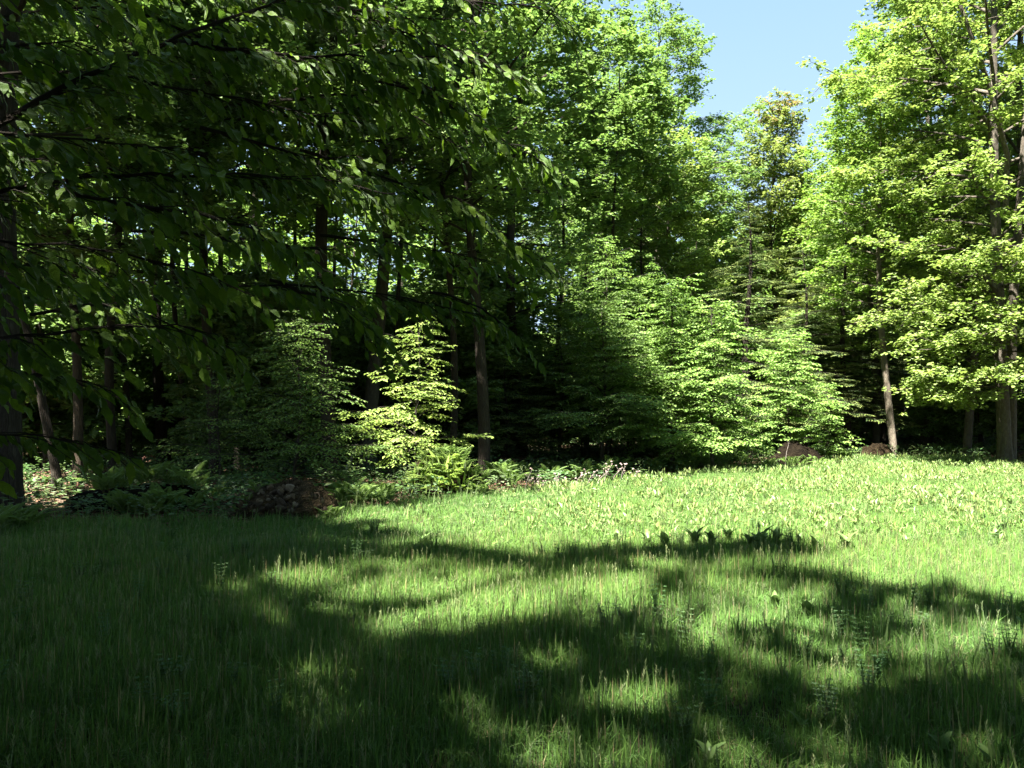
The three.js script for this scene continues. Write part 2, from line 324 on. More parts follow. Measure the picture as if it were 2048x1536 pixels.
const round = (q) => 0.55 + 0.65 * Math.sin(Math.PI * clamp(q * 0.85 + 0.12, 0, 1)) - 0.35 * q * q, cone = (q) => 1.05 - 0.92 * q, wide = (q) => 1.1 - 0.75 * q * q, spire = (q) => 0.35 + 0.75 * Math.sin(Math.PI * clamp(0.25 + q * 0.72, 0, 1));
const KIND = {
  maple: { limbs: 36, profile: round, rise: (q) => 0.22 + 0.75 * q, droop: 0.12, subs: 2.7, subLen: 0.45, clusters: 7, per: 11, leaf: 0.145, col: COL.maple, foliage: broad, spread: 0.45, mat: LEAF },
  beech: { limbs: 30, profile: (q) => 1.0 - 0.62 * q, rise: (q) => 0.50 + 0.5 * q, droop: 0.34, vary: [0.3, 1.45], subs: 5.2, subLen: 0.45, clusters: 6, leaf: 0.085, gap: 0.065, col: COL.beech, foliage: tiers, spread: 0.3, inner: 0.12, mat: LEAF, flare: 0.1, wob: 0.05 },
  hemlock: { limbs: 56, profile: cone, rise: (q) => -0.05 + 0.4 * q, droop: 0.22, subs: 4.5, subLen: 0.42, clusters: 14, col: COL.hemlock, tipCol: COL.hemtip, foliage: needles, spread: 0.1, inner: 0.12, mat: NEEDLE },
  pine: { limbs: 34, profile: wide, rise: (q) => 0.02 + 0.4 * q, droop: 0.02, subs: 2.6, subLen: 0.42, clusters: 6, per: 14, leaf: 0.22, col: COL.pine, foliage: brushes, spread: 0.2, inner: 0.35, mat: NEEDLE },
  larch: { limbs: 60, profile: spire, rise: (q) => 0.3 + 0.75 * q, droop: 0.08, subs: 3.2, subLen: 0.38, clusters: 7, per: 8, leaf: 0.165, jit: 0.18, col: COL.larch, foliage: broad, spread: 0.35, inner: 0.15, mat: LEAF },
};
let seedNo = 11;
function tree(kind, name, label, px, d, o, group) {
  const x = toX(px, d), z = -d, y = ground(x, z), g = makeTree({ ...KIND[kind], seed: seedNo++, at: [x, z], y0: y, trim: true, ...o });
  const t = thing(name, label, 'tree', [x, y, z], 0, group);
  part('trunk', g.wood, o.bark ?? BARK.grey, t);
  part('crown', g.leaves, KIND[kind].mat, t);
  return t;
}
const topH = (py, d) => EYE + (HORIZON - py) / F * d;

// right-hand side of the clearing
tree('maple', 'maple_tree', 'big old maple with twin grey trunks at the end of the clearing', 2006, 27, { trim: false, h: 25, base: 5, R: 4.9, r0: 0.22, limbs: 54, col: COL.yellow, flare: 0.5, per: 9, wob: 0.06, lean: [0.2, 0], bark: BARK.tan,
  extra: [{ pts: [V(0.32, -0.2, -0.25), V(0.42, 2, -0.25), V(0.5, 5, -0.2), V(0.75, 9, 0), V(1.1, 14, 0.2)], radii: [0.2, 0.17, 0.15, 0.12, 0.06] }, { pts: [V(0.25, 8.6, 0), V(-0.2, 10.2, 0.9), V(-1.2, 12.4, 1.6), V(-2.3, 14.8, 2.0), V(-3.2, 17.5, 2.2)], radii: [0.1, 0.085, 0.07, 0.055, 0.03] }],
  low: [[4.6, 3.0, 3.4, -0.02], [5.2, 2.5, 3.6, 0.0], [3.7, 2.9, 2.9, -0.05], [2.5, 2.7, 2.0, -0.12], [4.2, 1.6, 2.6, 0], [3.3, 0.3, 2.2, 0], [5.8, 2.9, 3.6, 0.15], [6.4, 2.2, 3.8, 0.2], [4.0, 2.6, 3.6, 0.05], [3.4, 2.0, 3.0, 0], [4.9, 1.9, 3.4, 0.05], [4.4, 2.4, 3.8, 0.02], [3.0, 3.3, 2.8, 0], [5.4, 3.3, 3.6, 0.1], [3.8, 1.2, 2.6, 0], [5.0, 0.8, 3, 0.05], [6.0, 1.5, 3.4, 0.1], [2.4, 2.9, 3.2, 0.08], [2.9, 2.3, 3.5, 0.1], [2.6, 3.2, 3.4, 0.1], [3.2, 2.7, 3.7, 0.05], [2.2, 3.4, 2.8, 0.1]] });
tree('maple', 'maple_tree', 'slender maple with a bare lower trunk standing in front of the dark wood', 1786, 32, { h: 17.5, base: 6.0, R: 3.0, r0: 0.15, flare: 0.25, limbs: 46, col: COL.maple, bark: BARK.sunny, lean: [-0.5, 0.2], wob: 0.12 });
tree('maple', 'maple_tree', 'straight maple with its tan trunk bare to shoulder height beside the twin trunked maple', 1930, 33, { h: 22, base: 3.4, R: 4.3, r0: 0.17, flare: 0.25, limbs: 50, col: COL.yellow, bark: BARK.tan });
tree('maple', 'maple_tree', 'tall bright maple closing the right edge of the sky gap', 1750, 37, { h: 19.5, base: 4.5, R: 2.7, r0: 0.17, limbs: 48, col: COL.maple, bark: BARK.grey });
tree('maple', 'maple_tree', 'tall maple cut by the right border behind the twin trunked maple', 2090, 31, { trim: false, h: 25, base: 3, R: 5, r0: 0.25, limbs: 36, col: COL.yellow, bark: BARK.grey });
tree('maple', 'maple_tree', 'broad maple rising behind the slender bare trunked maple', 1850, 41, { h: 26, base: 4, R: 4.8, r0: 0.25, limbs: 40, col: COL.maple, bark: BARK.grey });
tree('hemlock', 'hemlock_tree', 'dark hemlock trunk with thin lower boughs between beech bushes and slender maple', 1696, 36, { h: 12, base: 2.5, R: 3.0, r0: 0.16, limbs: 44, bark: BARK.dark });
// centre
tree('larch', 'narrow_tree', 'narrow feathery light green tree with brownish tip standing in the sky gap', 1562, 42, { h: topH(178, 42), topCol: [0.20, 0.16, 0.06], base: 3.5, R: 3.1, r0: 0.17, limbs: 120, bark: BARK.grey });
tree('hemlock', 'hemlock_tree', 'dark hemlock with pale tipped boughs behind the bright beech bushes', 1505, 31, { h: topH(385, 31), base: 1.5, R: 2.9, r0: 0.2, limbs: 62, bark: BARK.dark });
tree('hemlock', 'hemlock_tree', 'smaller hemlock with yellowish tips below the narrow feathery tree', 1612, 35, { h: topH(470, 35), base: 1.8, R: 2.8, r0: 0.15, limbs: 54, bark: BARK.dark });
tree('maple', 'maple_tree', 'young yellow green maple in front of the tallest centre maple', 1345, 35, { h: topH(232, 35), base: 5, R: 2.9, r0: 0.11, limbs: 46, col: COL.yellow, bark: BARK.tan });
tree('maple', 'maple_tree', 'tallest centre maple whose leafy crown borders the sky gap on its left', 1322, 39, { h: topH(-5, 39), base: 5, R: 5.0, r0: 0.19, limbs: 56, col: COL.mid, bark: BARK.tan, jit: 0.26 });
tree('pine', 'pine_tree', 'tall white pine with long level boughs behind the centre maples', 1185, 45, { h: 27, base: 8, R: 4.6, r0: 0.28, bark: BARK.dark });
tree('maple', 'maple_tree', 'maple with a dark straight trunk behind the shaded end of the beech bushes', 1045, 28, { h: 20, base: 5, R: 3.9, r0: 0.2, flare: 0.5, limbs: 48, col: COL.mid, bark: BARK.dark, leaf: 0.15 });
tree('maple', 'maple_tree', 'medium green maple filling the middle between dark trunk and yellow maple', 1175, 33, { h: 14.5, base: 2.8, R: 3.6, r0: 0.13, limbs: 50, col: COL.mid, bark: BARK.grey });
tree('maple', 'maple_tree', 'maple with a thick grey trunk right of the lit beech sapling', 968, 20.5, { h: 18.5, base: 6, R: 4.3, r0: 0.16, flare: 0.5, limbs: 46, col: COL.mid, bark: BARK.dark });
tree('maple', 'maple_tree', 'thin dark maple trunk directly behind the lit beech sapling', 903, 22.5, { h: 18, base: 5, R: 3, r0: 0.11, limbs: 40, col: COL.mid, bark: BARK.dark });
tree('maple', 'maple_tree', 'thick grey trunked tree left of the lit beech sapling', 735, 23, { h: 22, base: 6.5, R: 3.8, r0: 0.23, flare: 0.5, limbs: 44, col: COL.deep, bark: BARK.grey });
{
  const t = tree('pine', 'pine_tree', 'dark trunked pine with a pale dead branch behind the overhanging leaves', 665, 20, { h: 22, base: 8, R: 3.4, r0: 0.2, limbs: 32, bark: BARK.dark });
  const b = new GB(), P = (px, py, d) => { const w = V(toX(px, d), EYE + (HORIZON - py) / F * d, -d); return w.sub(t.position); };
  const d = 19.4;
  b.tube([P(672, 470, 19.9), P(690, 492, d), P(715, 489, d), P(730, 478, d)], [0.03, 0.02, 0.013, 0.006], 5);
  b.tube([P(650, 490, d), P(690, 493, d), P(712, 507, d), P(745, 528, d)], [0.012, 0.02, 0.016, 0.007], 5);
  b.tube([P(676, 492, d), P(664, 508, d), P(655, 516, d)], [0.014, 0.012, 0.006], 4);
  b.tube([P(690, 410, d), P(700, 404, d), P(712, 412, d)], [0.008, 0.014, 0.008], 4); b.tube([P(700, 404, d), P(700, 420, d), P(705, 428, d)], [0.012, 0.01, 0.006], 4); b.tube([P(672, 440, 19.9), P(688, 418, d), P(700, 404, d)], [0.02, 0.014, 0.01], 4);
  b.tube([P(640, 535, d), P(665, 545, d), P(690, 560, d), P(698, 567, d)], [0.018, 0.016, 0.012, 0.005], 4);
  part('dead_branch', b.geo(true), BARK.pale, t);
}
// left wood
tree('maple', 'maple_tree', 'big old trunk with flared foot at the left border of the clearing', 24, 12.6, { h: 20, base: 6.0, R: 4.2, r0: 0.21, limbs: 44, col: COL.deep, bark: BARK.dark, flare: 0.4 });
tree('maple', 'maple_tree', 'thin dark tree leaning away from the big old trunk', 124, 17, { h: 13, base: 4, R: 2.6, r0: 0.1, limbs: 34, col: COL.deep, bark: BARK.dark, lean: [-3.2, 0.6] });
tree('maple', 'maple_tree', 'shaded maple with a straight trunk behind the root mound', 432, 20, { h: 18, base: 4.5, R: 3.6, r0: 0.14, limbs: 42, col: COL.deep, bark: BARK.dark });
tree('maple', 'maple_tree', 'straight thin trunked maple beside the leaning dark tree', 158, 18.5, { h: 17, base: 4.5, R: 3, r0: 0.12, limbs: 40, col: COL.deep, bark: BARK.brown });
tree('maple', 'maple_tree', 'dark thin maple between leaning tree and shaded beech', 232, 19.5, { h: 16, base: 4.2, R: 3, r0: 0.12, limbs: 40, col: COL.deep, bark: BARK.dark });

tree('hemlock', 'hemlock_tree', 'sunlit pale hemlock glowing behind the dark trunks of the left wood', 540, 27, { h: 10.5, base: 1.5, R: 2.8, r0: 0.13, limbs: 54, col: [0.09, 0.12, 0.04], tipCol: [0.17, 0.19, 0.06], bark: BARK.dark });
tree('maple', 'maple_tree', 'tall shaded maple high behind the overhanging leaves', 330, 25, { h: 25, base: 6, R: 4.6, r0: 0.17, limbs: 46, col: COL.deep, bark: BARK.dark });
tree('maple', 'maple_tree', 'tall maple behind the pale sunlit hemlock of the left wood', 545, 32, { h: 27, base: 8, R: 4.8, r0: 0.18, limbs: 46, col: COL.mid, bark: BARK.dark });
// beech saplings along the edge
const sapling = (label, px, d, o) => tree('beech', 'beech_sapling', label, px, d, { base: 0.5, r0: 0.035, bark: BARK.grey, trim: false, ...o });
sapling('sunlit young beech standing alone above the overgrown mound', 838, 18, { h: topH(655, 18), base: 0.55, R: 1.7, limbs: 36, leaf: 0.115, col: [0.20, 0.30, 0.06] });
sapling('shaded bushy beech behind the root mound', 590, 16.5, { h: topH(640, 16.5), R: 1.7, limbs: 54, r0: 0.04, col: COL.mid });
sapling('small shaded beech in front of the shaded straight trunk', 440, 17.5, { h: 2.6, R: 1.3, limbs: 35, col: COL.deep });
sapling('tall bright beech with pointed top at the heart of the beech bushes', 1345, 24.5, { h: topH(545, 24.5), R: 2.2, limbs: 70, r0: 0.07, leaf: 0.13, base: 0.7 });
sapling('bright beech leaning out at the front of the beech bushes', 1425, 23.8, { h: topH(600, 23.8), R: 2.0, limbs: 64, r0: 0.06, leaf: 0.13, base: 0.6 });
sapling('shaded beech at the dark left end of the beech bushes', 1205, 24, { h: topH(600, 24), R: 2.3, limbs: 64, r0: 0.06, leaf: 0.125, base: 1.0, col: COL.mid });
sapling('tall slim beech rising over the dark left end of the beech bushes', 1215, 27, { h: topH(468, 27), R: 2.2, limbs: 70, r0: 0.07, leaf: 0.1, base: 2, col: COL.beech });
sapling('round bright beech above the dark earth mound', 1580, 27, { h: topH(662, 27), R: 1.65, limbs: 56, r0: 0.05, leaf: 0.13, base: 0.8 });
sapling('low beech beside the dark earth mound below the hemlock trunk', 1655, 29, { h: topH(770, 29), R: 1.0, limbs: 40, r0: 0.04, leaf: 0.13, base: 0.4 });
tree('hemlock', 'hemlock_tree', 'low dark hemlock in the gap below the dark straight trunk', 1010, 25.5, { h: topH(690, 25.5), base: 0.5, R: 1.9, limbs: 40, r0: 0.06, bark: BARK.dark });
tree('hemlock', 'hemlock_tree', 'second low dark hemlock crowding the dark left end of the beech bushes', 1120, 26.5, { h: topH(640, 26.5), base: 0.8, R: 2.0, limbs: 44, r0: 0.07, bark: BARK.dark });
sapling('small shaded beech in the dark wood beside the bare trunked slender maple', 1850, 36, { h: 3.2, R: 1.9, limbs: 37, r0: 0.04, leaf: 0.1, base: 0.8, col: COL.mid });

// ---------------------------------------------------------------- woodland behind: a few kinds of tree, copied
function proto(kind, o) { const g = makeTree({ ...KIND[kind], seed: seedNo++, trim: false, ...o }); return { ...g, mat: KIND[kind].mat, bark: o.bark, h: o.h }; }
const WOODS = [
  ['maple_tree', 'woodland maple deep in the wood with a dark trunk', 'maples in the wood behind', proto('maple', { h: 18, base: 3.6, R: 4, r0: 0.14, limbs: 52, col: COL.mid, bark: BARK.dark, leaf: 0.24 })],
  ['maple_tree', 'woodland maple deep in the wood with a brown trunk', 'brown trunked maples in the wood behind', proto('maple', { h: 20, base: 5, R: 4.2, r0: 0.16, limbs: 52, col: COL.maple, bark: BARK.brown, leaf: 0.24 })],
  ['hemlock_tree', 'woodland hemlock standing deep among the maples of the wood', 'hemlocks in the wood behind', proto('hemlock', { h: 15, base: 1.2, R: 3.1, r0: 0.16, limbs: 60, bark: BARK.dark, clusters: 13 })],
  ['pine_tree', 'woodland pine with a tall dark trunk deep in the wood', 'pines in the wood behind', proto('pine', { h: 22, base: 8, R: 3.8, r0: 0.2, limbs: 34, bark: BARK.dark, leaf: 0.28 })],
  ['beech_sapling', 'understorey beech growing in the shade deep in the wood', 'young beeches in the wood behind', proto('beech', { h: 5.5, base: 0.4, R: 2.4, r0: 0.04, limbs: 50, leaf: 0.15, gap: 0.08, col: COL.mid, bark: BARK.brown })],
  ['maple_sapling', 'bushy young maple filling the understorey deep in the wood', 'young maples in the wood behind', proto('maple', { h: 6.5, base: 0.7, R: 2.5, r0: 0.05, limbs: 46, leaf: 0.2, col: COL.mid, bark: BARK.brown, subs: 3.4 })],
  ['maple_tree', 'slim dark trunked tree inside the wood behind the overhanging leaves', 'slim trees in the wood behind', proto('maple', { h: 17, base: 8.5, R: 2.2, r0: 0.095, limbs: 26, col: COL.mid, bark: BARK.dark, leaf: 0.2, lean: [0.5, 0.2], wob: 0.22 })],
];
{
  const R = rng(77), put = [], first = WOODS.map(() => null);
  const ok = (x, z, m) => put.every(([a, b]) => (a - x) ** 2 + (b - z) ** 2 > m * m);
  for (const c of scene.children) if (c.isGroup) put.push([c.position.x, c.position.z]);
  const place = (k, x, z, s, label, group) => {
    const [name, lab, grp, p] = WOODS[k]; let t;
    if (first[k]) { t = first[k].clone(); t.name = numbered(name); scene.add(t); }
    else { t = first[k] = thing(name, lab, 'tree', [0, 0, 0], 0, grp); part('trunk', p.wood, p.bark, t); part('crown', p.leaves, p.mat, t); }
    t.position.set(x, ground(x, z), z); t.rotation.y = R() * 6.28; t.scale.setScalar(s); put.push([x, z]);
    t.userData.label = label ?? lab; t.userData.group = group ?? grp;
  };
  let n = 0;
  for (let q = 0; q < 6000 && n < 165; q++) {
    const px = R.r(-250, 2300), d = R.r(18, 62), x = toX(px, d), z = -d;
    let k = [0, 0, 1, 2, 3, 4, 4, 5, 5, 5][Math.floor(R() * 10)];
    const low = k > 3;
    if (d < fieldDepth(x, z) + (low ? 4.5 : 6)) continue;
    if (px > 1650 && d > 36 && R() < 0.5) k = 2;
    if (!ok(x, z, low ? 1.7 : 2.6)) continue;
    let s = R.r(0.8, 1.15);
    if (!low && px < 1350 && d > 24 && R() < 0.88) continue;
    if (!low && px > 1390 && px < 1700 && d < 46) continue;
    if (low && d < 26 && px > 60 && px < 480 && R() < 0.6) continue;
    if (!low && SHAFTS.some(([cx, cy, cz, r]) => r > 1 && [4, 7, 10, 13].some((h) => h > cy && Math.hypot(x - cx - H * (h - cy), z - cz - K * (h - cy)) < r + 1.6))) continue;
    if (k === 3 && px > 1200 && px < 1750) continue;
    if (!low && px > 1220 && px <= 1380) s = Math.min(s, topH(90, d) / WOODS[k][3].h);
    if (!low && px > 1380 && px < 1720) { const most = topH(px > 1640 || px < 1460 ? 300 : 420, d); s = Math.min(s, most / WOODS[k][3].h); if (s < 0.35) continue; }
    place(k, x, z, s); n++;
  }
  for (const [px, d] of [[95, 21], [205, 24], [262, 22.5], [335, 26], [385, 23], [480, 25], [610, 27], [700, 29], [788, 25.5], [850, 28], [935, 29.5], [1005, 30], [1105, 31], [1260, 30], [1290, 33], [1860, 38], [1965, 40]])
    place(6, toX(px, d), -d, R.r(0.8, 1.15));
  // the wood goes on round the clearing, beside and behind the viewer
  for (const [x, z, k] of [[-12, -3, 0], [-14, 3, 1], [-9, 7, 0], [-5, 11, 1], [0, 9, 0], [3, 13, 1], [8, 10, 0], [13, 8, 2], [16, 2, 0], [18, -6, 1], [21, -12, 0], [-1, 17, 2], [-11, 14, 0], [9, 18, 1], [24, -19, 0], [-4, 21, 0], [20, 10, 1]])
    place(k, x, z, R.r(0.9, 1.2), 'maple or hemlock of the wood round the viewer, outside the picture', 'trees round the viewer');
}
{ // the far wood, one mass of foliage and trunks that closes the view
  const R = rng(91), lv = new GB(), wd = new GB();
  for (let i = 0; i < 200; i++) {
    const px = R.r(-450, 2500), d = R.r(56, 78), x = toX(px, d), z = -d, most = px > 1380 && px < 1720 ? topH(430, d) : R.r(17, 23);
    wd.tube([V(x, -0.5, z), V(x + R.n() * 0.3, most * 0.5, z), V(x + R.n() * 0.5, most * 0.9, z)], [R.r(0.12, 0.25), 0.12, 0.03], 5);
    for (let k = 0; k < 120; k++) {
      const y = most * Math.pow(R(), 1.15), rr = 3.6 * Math.sqrt(R()), a = R() * 6.28, cx = x + Math.cos(a) * rr, cz = z + Math.sin(a) * rr, b = tint(COL.mid, R, 0.3, 0.4);
      for (let l = 0; l < 4; l++) { const an = R() * 6.28, D = V(Math.cos(an), R.r(-0.5, 0.2), Math.sin(an)).normalize(), Nn = V(R.n() * 0.5, 1, R.n() * 0.5); Nn.addScaledVector(D, -Nn.dot(D)).normalize(); lv.leaf(cx + R.n() * 0.3, y + R.n() * 0.2, cz + R.n() * 0.3, D.x, D.y, D.z, Nn.x, Nn.y, Nn.z, 0.66, 0.56, b[0], b[1], b[2]); }
    }
  }
  const o = new THREE.Group(); o.name = 'far_forest'; o.userData.kind = 'stuff'; o.userData.label = 'far wood that reads as one green mass between the trunks'; scene.add(o);
  for (const m of [part('foliage', lv.geo(), LEAF, o), part('trunks', wd.geo(true), BARK.dark, o)]) m.userData.kind = 'stuff';
}

// ---------------------------------------------------------------- trees on the camera's side, whose crowns shade the grass
const lift = (x, y, z) => y > 3.8 + 0.64 * Math.max(0, -z);
const shadeTree = (label, x, z, o) => {
  const y = ground(x, z), g = makeTree({ ...KIND.maple, seed: seedNo++, at: [x, z], y0: y, trim: true, limit: lift, h: 17, base: 4.6, R: 6, r0: 0.24, limbs: 44, leaf: 0.32, per: 5, clusters: 4, jit: 0.3, col: COL.mid, subs: 2.0, ...o });
  const t = thing('beech_tree', label, 'tree', [x, y, z], 0);
  part('trunk', g.wood, BARK.grey, t); part('crown', g.leaves, LEAF, t);
  return t;
};
const overhang = shadeTree('big beech whose long leafy boughs hang over the left half of the clearing', -4.3, -2.5, { R: 7.6, limbs: 64, r0: 0.26 });
shadeTree('beech behind the viewer beside the overhanging one', -3.2, 4.2, { R: 6.2 });
shadeTree('beech behind the viewer at the open side of the clearing', 4.5, 5.5, { R: 6 });
shadeTree('beech outside the picture between the overhanging beech and the flared old trunk', -9.2, -7.2, { R: 5.2, h: 18 });

// the overhanging boughs of the first beech, with each large leaf
{
  const R = rng(501), at = (px, py, d) => { const v = V((px - 1024) / F, (768 - py) / F, -1).multiplyScalar(d); v.applyAxisAngle(V(1, 0, 0), PITCH); return v.add(camera.position); };
  const big = leafMat({ transmission: 0.55, clearcoat: 0.07, clearcoatRoughness: 0.3, roughness: 0.95, specularIntensity: 0.3 });
  big.bumpMap = tex(128, 256, (u, v) => { const x = Math.abs(u - 0.5) * 2, k = ((v * 9 - x * 1.5) % 1 + 1) % 1, h = 1 - smooth(Math.abs(k - 0.5), 0.0, 0.13); const mid = 1 - smooth(x, 0.0, 0.07); const g = 0.5 + 0.5 * Math.cos((k - 0.5) * 6.283) * -0.5 - 0.5 * Math.max(h, mid); return [g, g, g]; }, false);
  big.bumpScale = 0.0012;
  const shapes = [];
  const TINT = [[0.066, 0.124, 0.009], [0.050, 0.098, 0.010], [0.100, 0.172, 0.009]];
  for (let v = 0; v < 3; v++) {
    const n = 8, curl = [0.14, 0.30, 0.05][v], fold = [0.28, 0.12, 0.45][v], p = [], u = [], ix = [], c = [];
    for (let i = 0; i <= n; i++) {
      const t = i / n, w = 0.195 * Math.pow(Math.sin(Math.PI * Math.pow(t, 0.78)), 0.85) * (i % 2 ? 1.06 : 0.95), y = 0.12 + 0.88 * t, z = -curl * t * t + 0.03 * Math.sin(t * 9 + v * 2);
      for (const s of [-1, 0, 1]) { p.push(s * Math.max(0.004, w) + 0.03 * Math.sin(t * 3 + v), y + (s && i % 2 ? 0.02 : 0), z + (s ? fold * w + 0.012 * Math.sin(t * 14 + s + v) : 0)); u.push(0.5 + s * 0.5 * w / 0.195, t); }
      if (i) for (const s of [0, 1]) { const a = (i - 1) * 3 + s; ix.push(a, a + 1, a + 4, a, a + 4, a + 3); }
    }
    const k = p.length / 3;                                     // the stalk
    p.push(-0.008, 0, 0, 0.008, 0, 0, 0, 0.13, 0.012); u.push(0.5, 0, 0.5, 0, 0.5, 0); ix.push(k, k + 1, k + 2);
    shapes.push({ p, u, ix });
  }
  const geos = [];
  for (const s of shapes) for (const t of TINT) {
    const g = new THREE.BufferGeometry(), n = s.p.length / 3, c = []; for (let i = 0; i < n; i++) c.push(...t);
    g.setAttribute('position', new THREE.Float32BufferAttribute(s.p, 3)); g.setAttribute('uv', new THREE.Float32BufferAttribute(s.u, 2)); g.setAttribute('color', new THREE.Float32BufferAttribute(c, 3)); g.setIndex(s.ix); g.computeVertexNormals(); geos.push(g);
  }
  const BOUGHS = [
    [0.034, [-230, 400, 3.1], [20, 228, 3.4], [120, 180, 3.5], [211, 136, 3.6], [375, 65, 3.8], [512, 17, 4.0], [720, -70, 4.3]],
    [0.014, [-200, 60, 4.0], [100, 20, 4.0], [260, 22, 4.1], [370, 60, 4.1], [470, 95, 4.2], [600, 150, 4.4]],
    [0.012, [340, 82, 3.8], [520, 108, 3.9], [700, 112, 4.1], [870, 112, 4.3]],
    [0.014, [-200, 190, 3.6], [60, 145, 3.65], [240, 150, 3.7], [330, 172, 3.8], [430, 190, 3.9], [620, 225, 4.1], [720, 245, 4.2]],
    [0.020, [-200, 420, 3.3], [0, 387, 3.4], [75, 365, 3.4], [160, 350, 3.5], [350, 350, 3.6], [620, 358, 3.9], [770, 388, 4.0]],
    [0.011, [80, 372, 3.4], [200, 400, 3.3], [450, 440, 3.4], [610, 505, 3.6]],
    [0.016, [-200, 605, 4.2], [0, 577, 4.2], [150, 570, 4.2], [350, 567, 4.3], [640, 575, 4.5], [800, 597, 4.6], [970, 632, 4.8]],
    [0.012, [-200, 460, 3.0], [0, 485, 3.0], [200, 500, 3.2], [380, 540, 3.4], [490, 585, 3.5]],
    [0.013, [420, -70, 4.4], [600, 8, 4.4], [760, 50, 4.5], [900, 100, 4.6], [1030, 150, 4.8]],
    [0.010, [620, 130, 4.2], [740, 160, 4.3], [850, 185, 4.4], [960, 250, 4.6], [1090, 330, 4.8]],
    [0.010, [600, 300, 4.2], [740, 350, 4.3], [860, 395, 4.4], [960, 450, 4.5], [1060, 530, 4.7]],
    [0.010, [-200, 850, 3.6], [0, 868, 3.6], [120, 875, 3.7], [240, 905, 3.8]],
    [0.012, [-200, 690, 3.2], [60, 670, 3.2], [250, 650, 3.4], [380, 655, 3.6], [450, 690, 3.7]],
    [0.009, [540, 560, 4.0], [680, 610, 4.2], [745, 680, 4.3]],
    [0.010, [760, -60, 4.8], [950, 5, 4.9], [1080, 15, 5.0], [1140, 50, 5.1]],
    [0.010, [-200, -40, 2.8], [60, -40, 2.8], [170, -15, 2.85], [240, -5, 2.9]],
    [0.010, [400, 255, 3.8], [560, 300, 4.0], [640, 330, 4.1], [730, 410, 4.2]],
    [0.010, [640, 470, 4.5], [830, 490, 4.6], [970, 520, 4.8]],
    [0.012, [-200, 260, 3.3], [60, 270, 3.3], [250, 290, 3.5], [410, 305, 3.7]],
    [0.009, [860, 585, 4.7], [960, 615, 4.8], [1005, 650, 4.9]],
    [0.012, [-200, 760, 3.9], [50, 745, 3.9], [190, 770, 4.0], [260, 815, 4.0]],
    [0.011, [150, -70, 4.4], [450, -10, 4.5], [700, 20, 4.6], [890, 40, 4.8]],
    [0.010, [250, 460, 3.9], [400, 470, 4.0], [560, 490, 4.2], [660, 500, 4.3]],
    [0.010, [560, 200, 4.6], [700, 190, 4.7], [840, 240, 4.9], [930, 300, 5.0]],
    [0.012, [-200, 110, 3.4], [0, 92, 3.4], [150, 88, 3.5], [270, 110, 3.6]],
    [0.011, [-200, 335, 3.6], [0, 322, 3.6], [130, 318, 3.7], [240, 340, 3.8]],
    [0.011, [-200, 540, 3.7], [0, 530, 3.7], [120, 525, 3.8], [220, 545, 3.9]],
    [0.009, [60, 630, 4.0], [200, 610, 4.1], [320, 640, 4.2], [400, 690, 4.2]],
  ];
  const spots = [], twigs = new GB();
  const off = overhang.position;
  const loc = (v) => v.clone().sub(off);
  for (const [r, ...list] of BOUGHS) {
    let pts = list.map((q) => at(...q));
    if (list[0][0] < -150) { const y = Math.max(1.2, pts[0].y - 0.25); pts.unshift(V(-3.3, pts[0].y - 0.12, lerp(pts[0].z, -2.6, 0.5)), V(-4.2, y - 0.15, -2.55)); pts = [pts[1], pts[0], ...pts.slice(2)]; }
    const cv = new THREE.CatmullRomCurve3(pts), len = cv.getLength(), n = Math.max(8, Math.round(len / 0.12)), P = cv.getSpacedPoints(n);
    for (let i = 1; i < n; i++) P[i].add(V(R.n() * 0.008, R.n() * 0.012, R.n() * 0.008));
    const b = new GB(); b.tube(P.map(loc), P.map((_, i) => lerp(r, 0.003, Math.pow(i / n, 0.8))), 6, 0.06, 5);
    part('bough', b.geo(true), BARK.dark, overhang);
    const t0 = list[0][0] < -150 ? clamp((pts[0].distanceTo(pts[1]) + pts[1].distanceTo(pts[2])) / len, 0, 0.6) : 0.05;
    for (let s = t0 * len; s < len; s += R.r(0.036, 0.066)) {
      const q = cv.getPointAt(Math.min(1, s / len)), T = cv.getTangentAt(Math.min(1, s / len)), sd = V(-T.z, 0, T.x).normalize(), sg = R() < 0.5 ? -1 : 1;
      const D = T.clone().multiplyScalar(R.r(0.6, 1)).addScaledVector(sd, sg * R.r(0.15, 0.9)).add(V(0.25, R.r(-0.5, 0.12), 0)).normalize(), tl = R.r(0.12, 0.42) * (s > len * 0.9 ? 0.7 : 1);
      const e = q.clone().addScaledVector(D, tl).add(V(0, -0.22 * tl, 0)), m = q.clone().addScaledVector(D, tl * 0.5);
      twigs.tube([q, m, e].map(loc), [0.0035, 0.0026, 0.0016], 3);
      const cnt = Math.max(2, Math.round(tl / 0.045));
      for (let k = 0; k < cnt; k++) {
        const t = (k + 0.8) / cnt, c = t < 0.5 ? q.clone().lerp(m, t * 2) : m.clone().lerp(e, t * 2 - 1), s2 = k % 2 ? 1 : -1, sv = V(-D.z, 0, D.x).normalize();
        if (R() < 0.6 && !keepsLight(c.x, c.y, c.z, 0.06)) continue;
        const Y = D.clone().multiplyScalar(0.55).addScaledVector(sv, s2 * R.r(0.2, 0.7)).add(V(0.1, -R.r(0.25, 1.15), 0)).normalize();
        const Z = V(R.n() * 0.7, 0.8, R.n() * 0.7 + 0.25); Z.addScaledVector(Y, -Z.dot(Y)).normalize();
        spots.push({ c: loc(c), Y, Z, L: R.r(0.062, 0.125), g: Math.floor(R() * 9), w: c });
      }
    }
  }
  part('twigs', twigs.geo(true), BARK.dark, overhang).userData.kind = 'stuff';
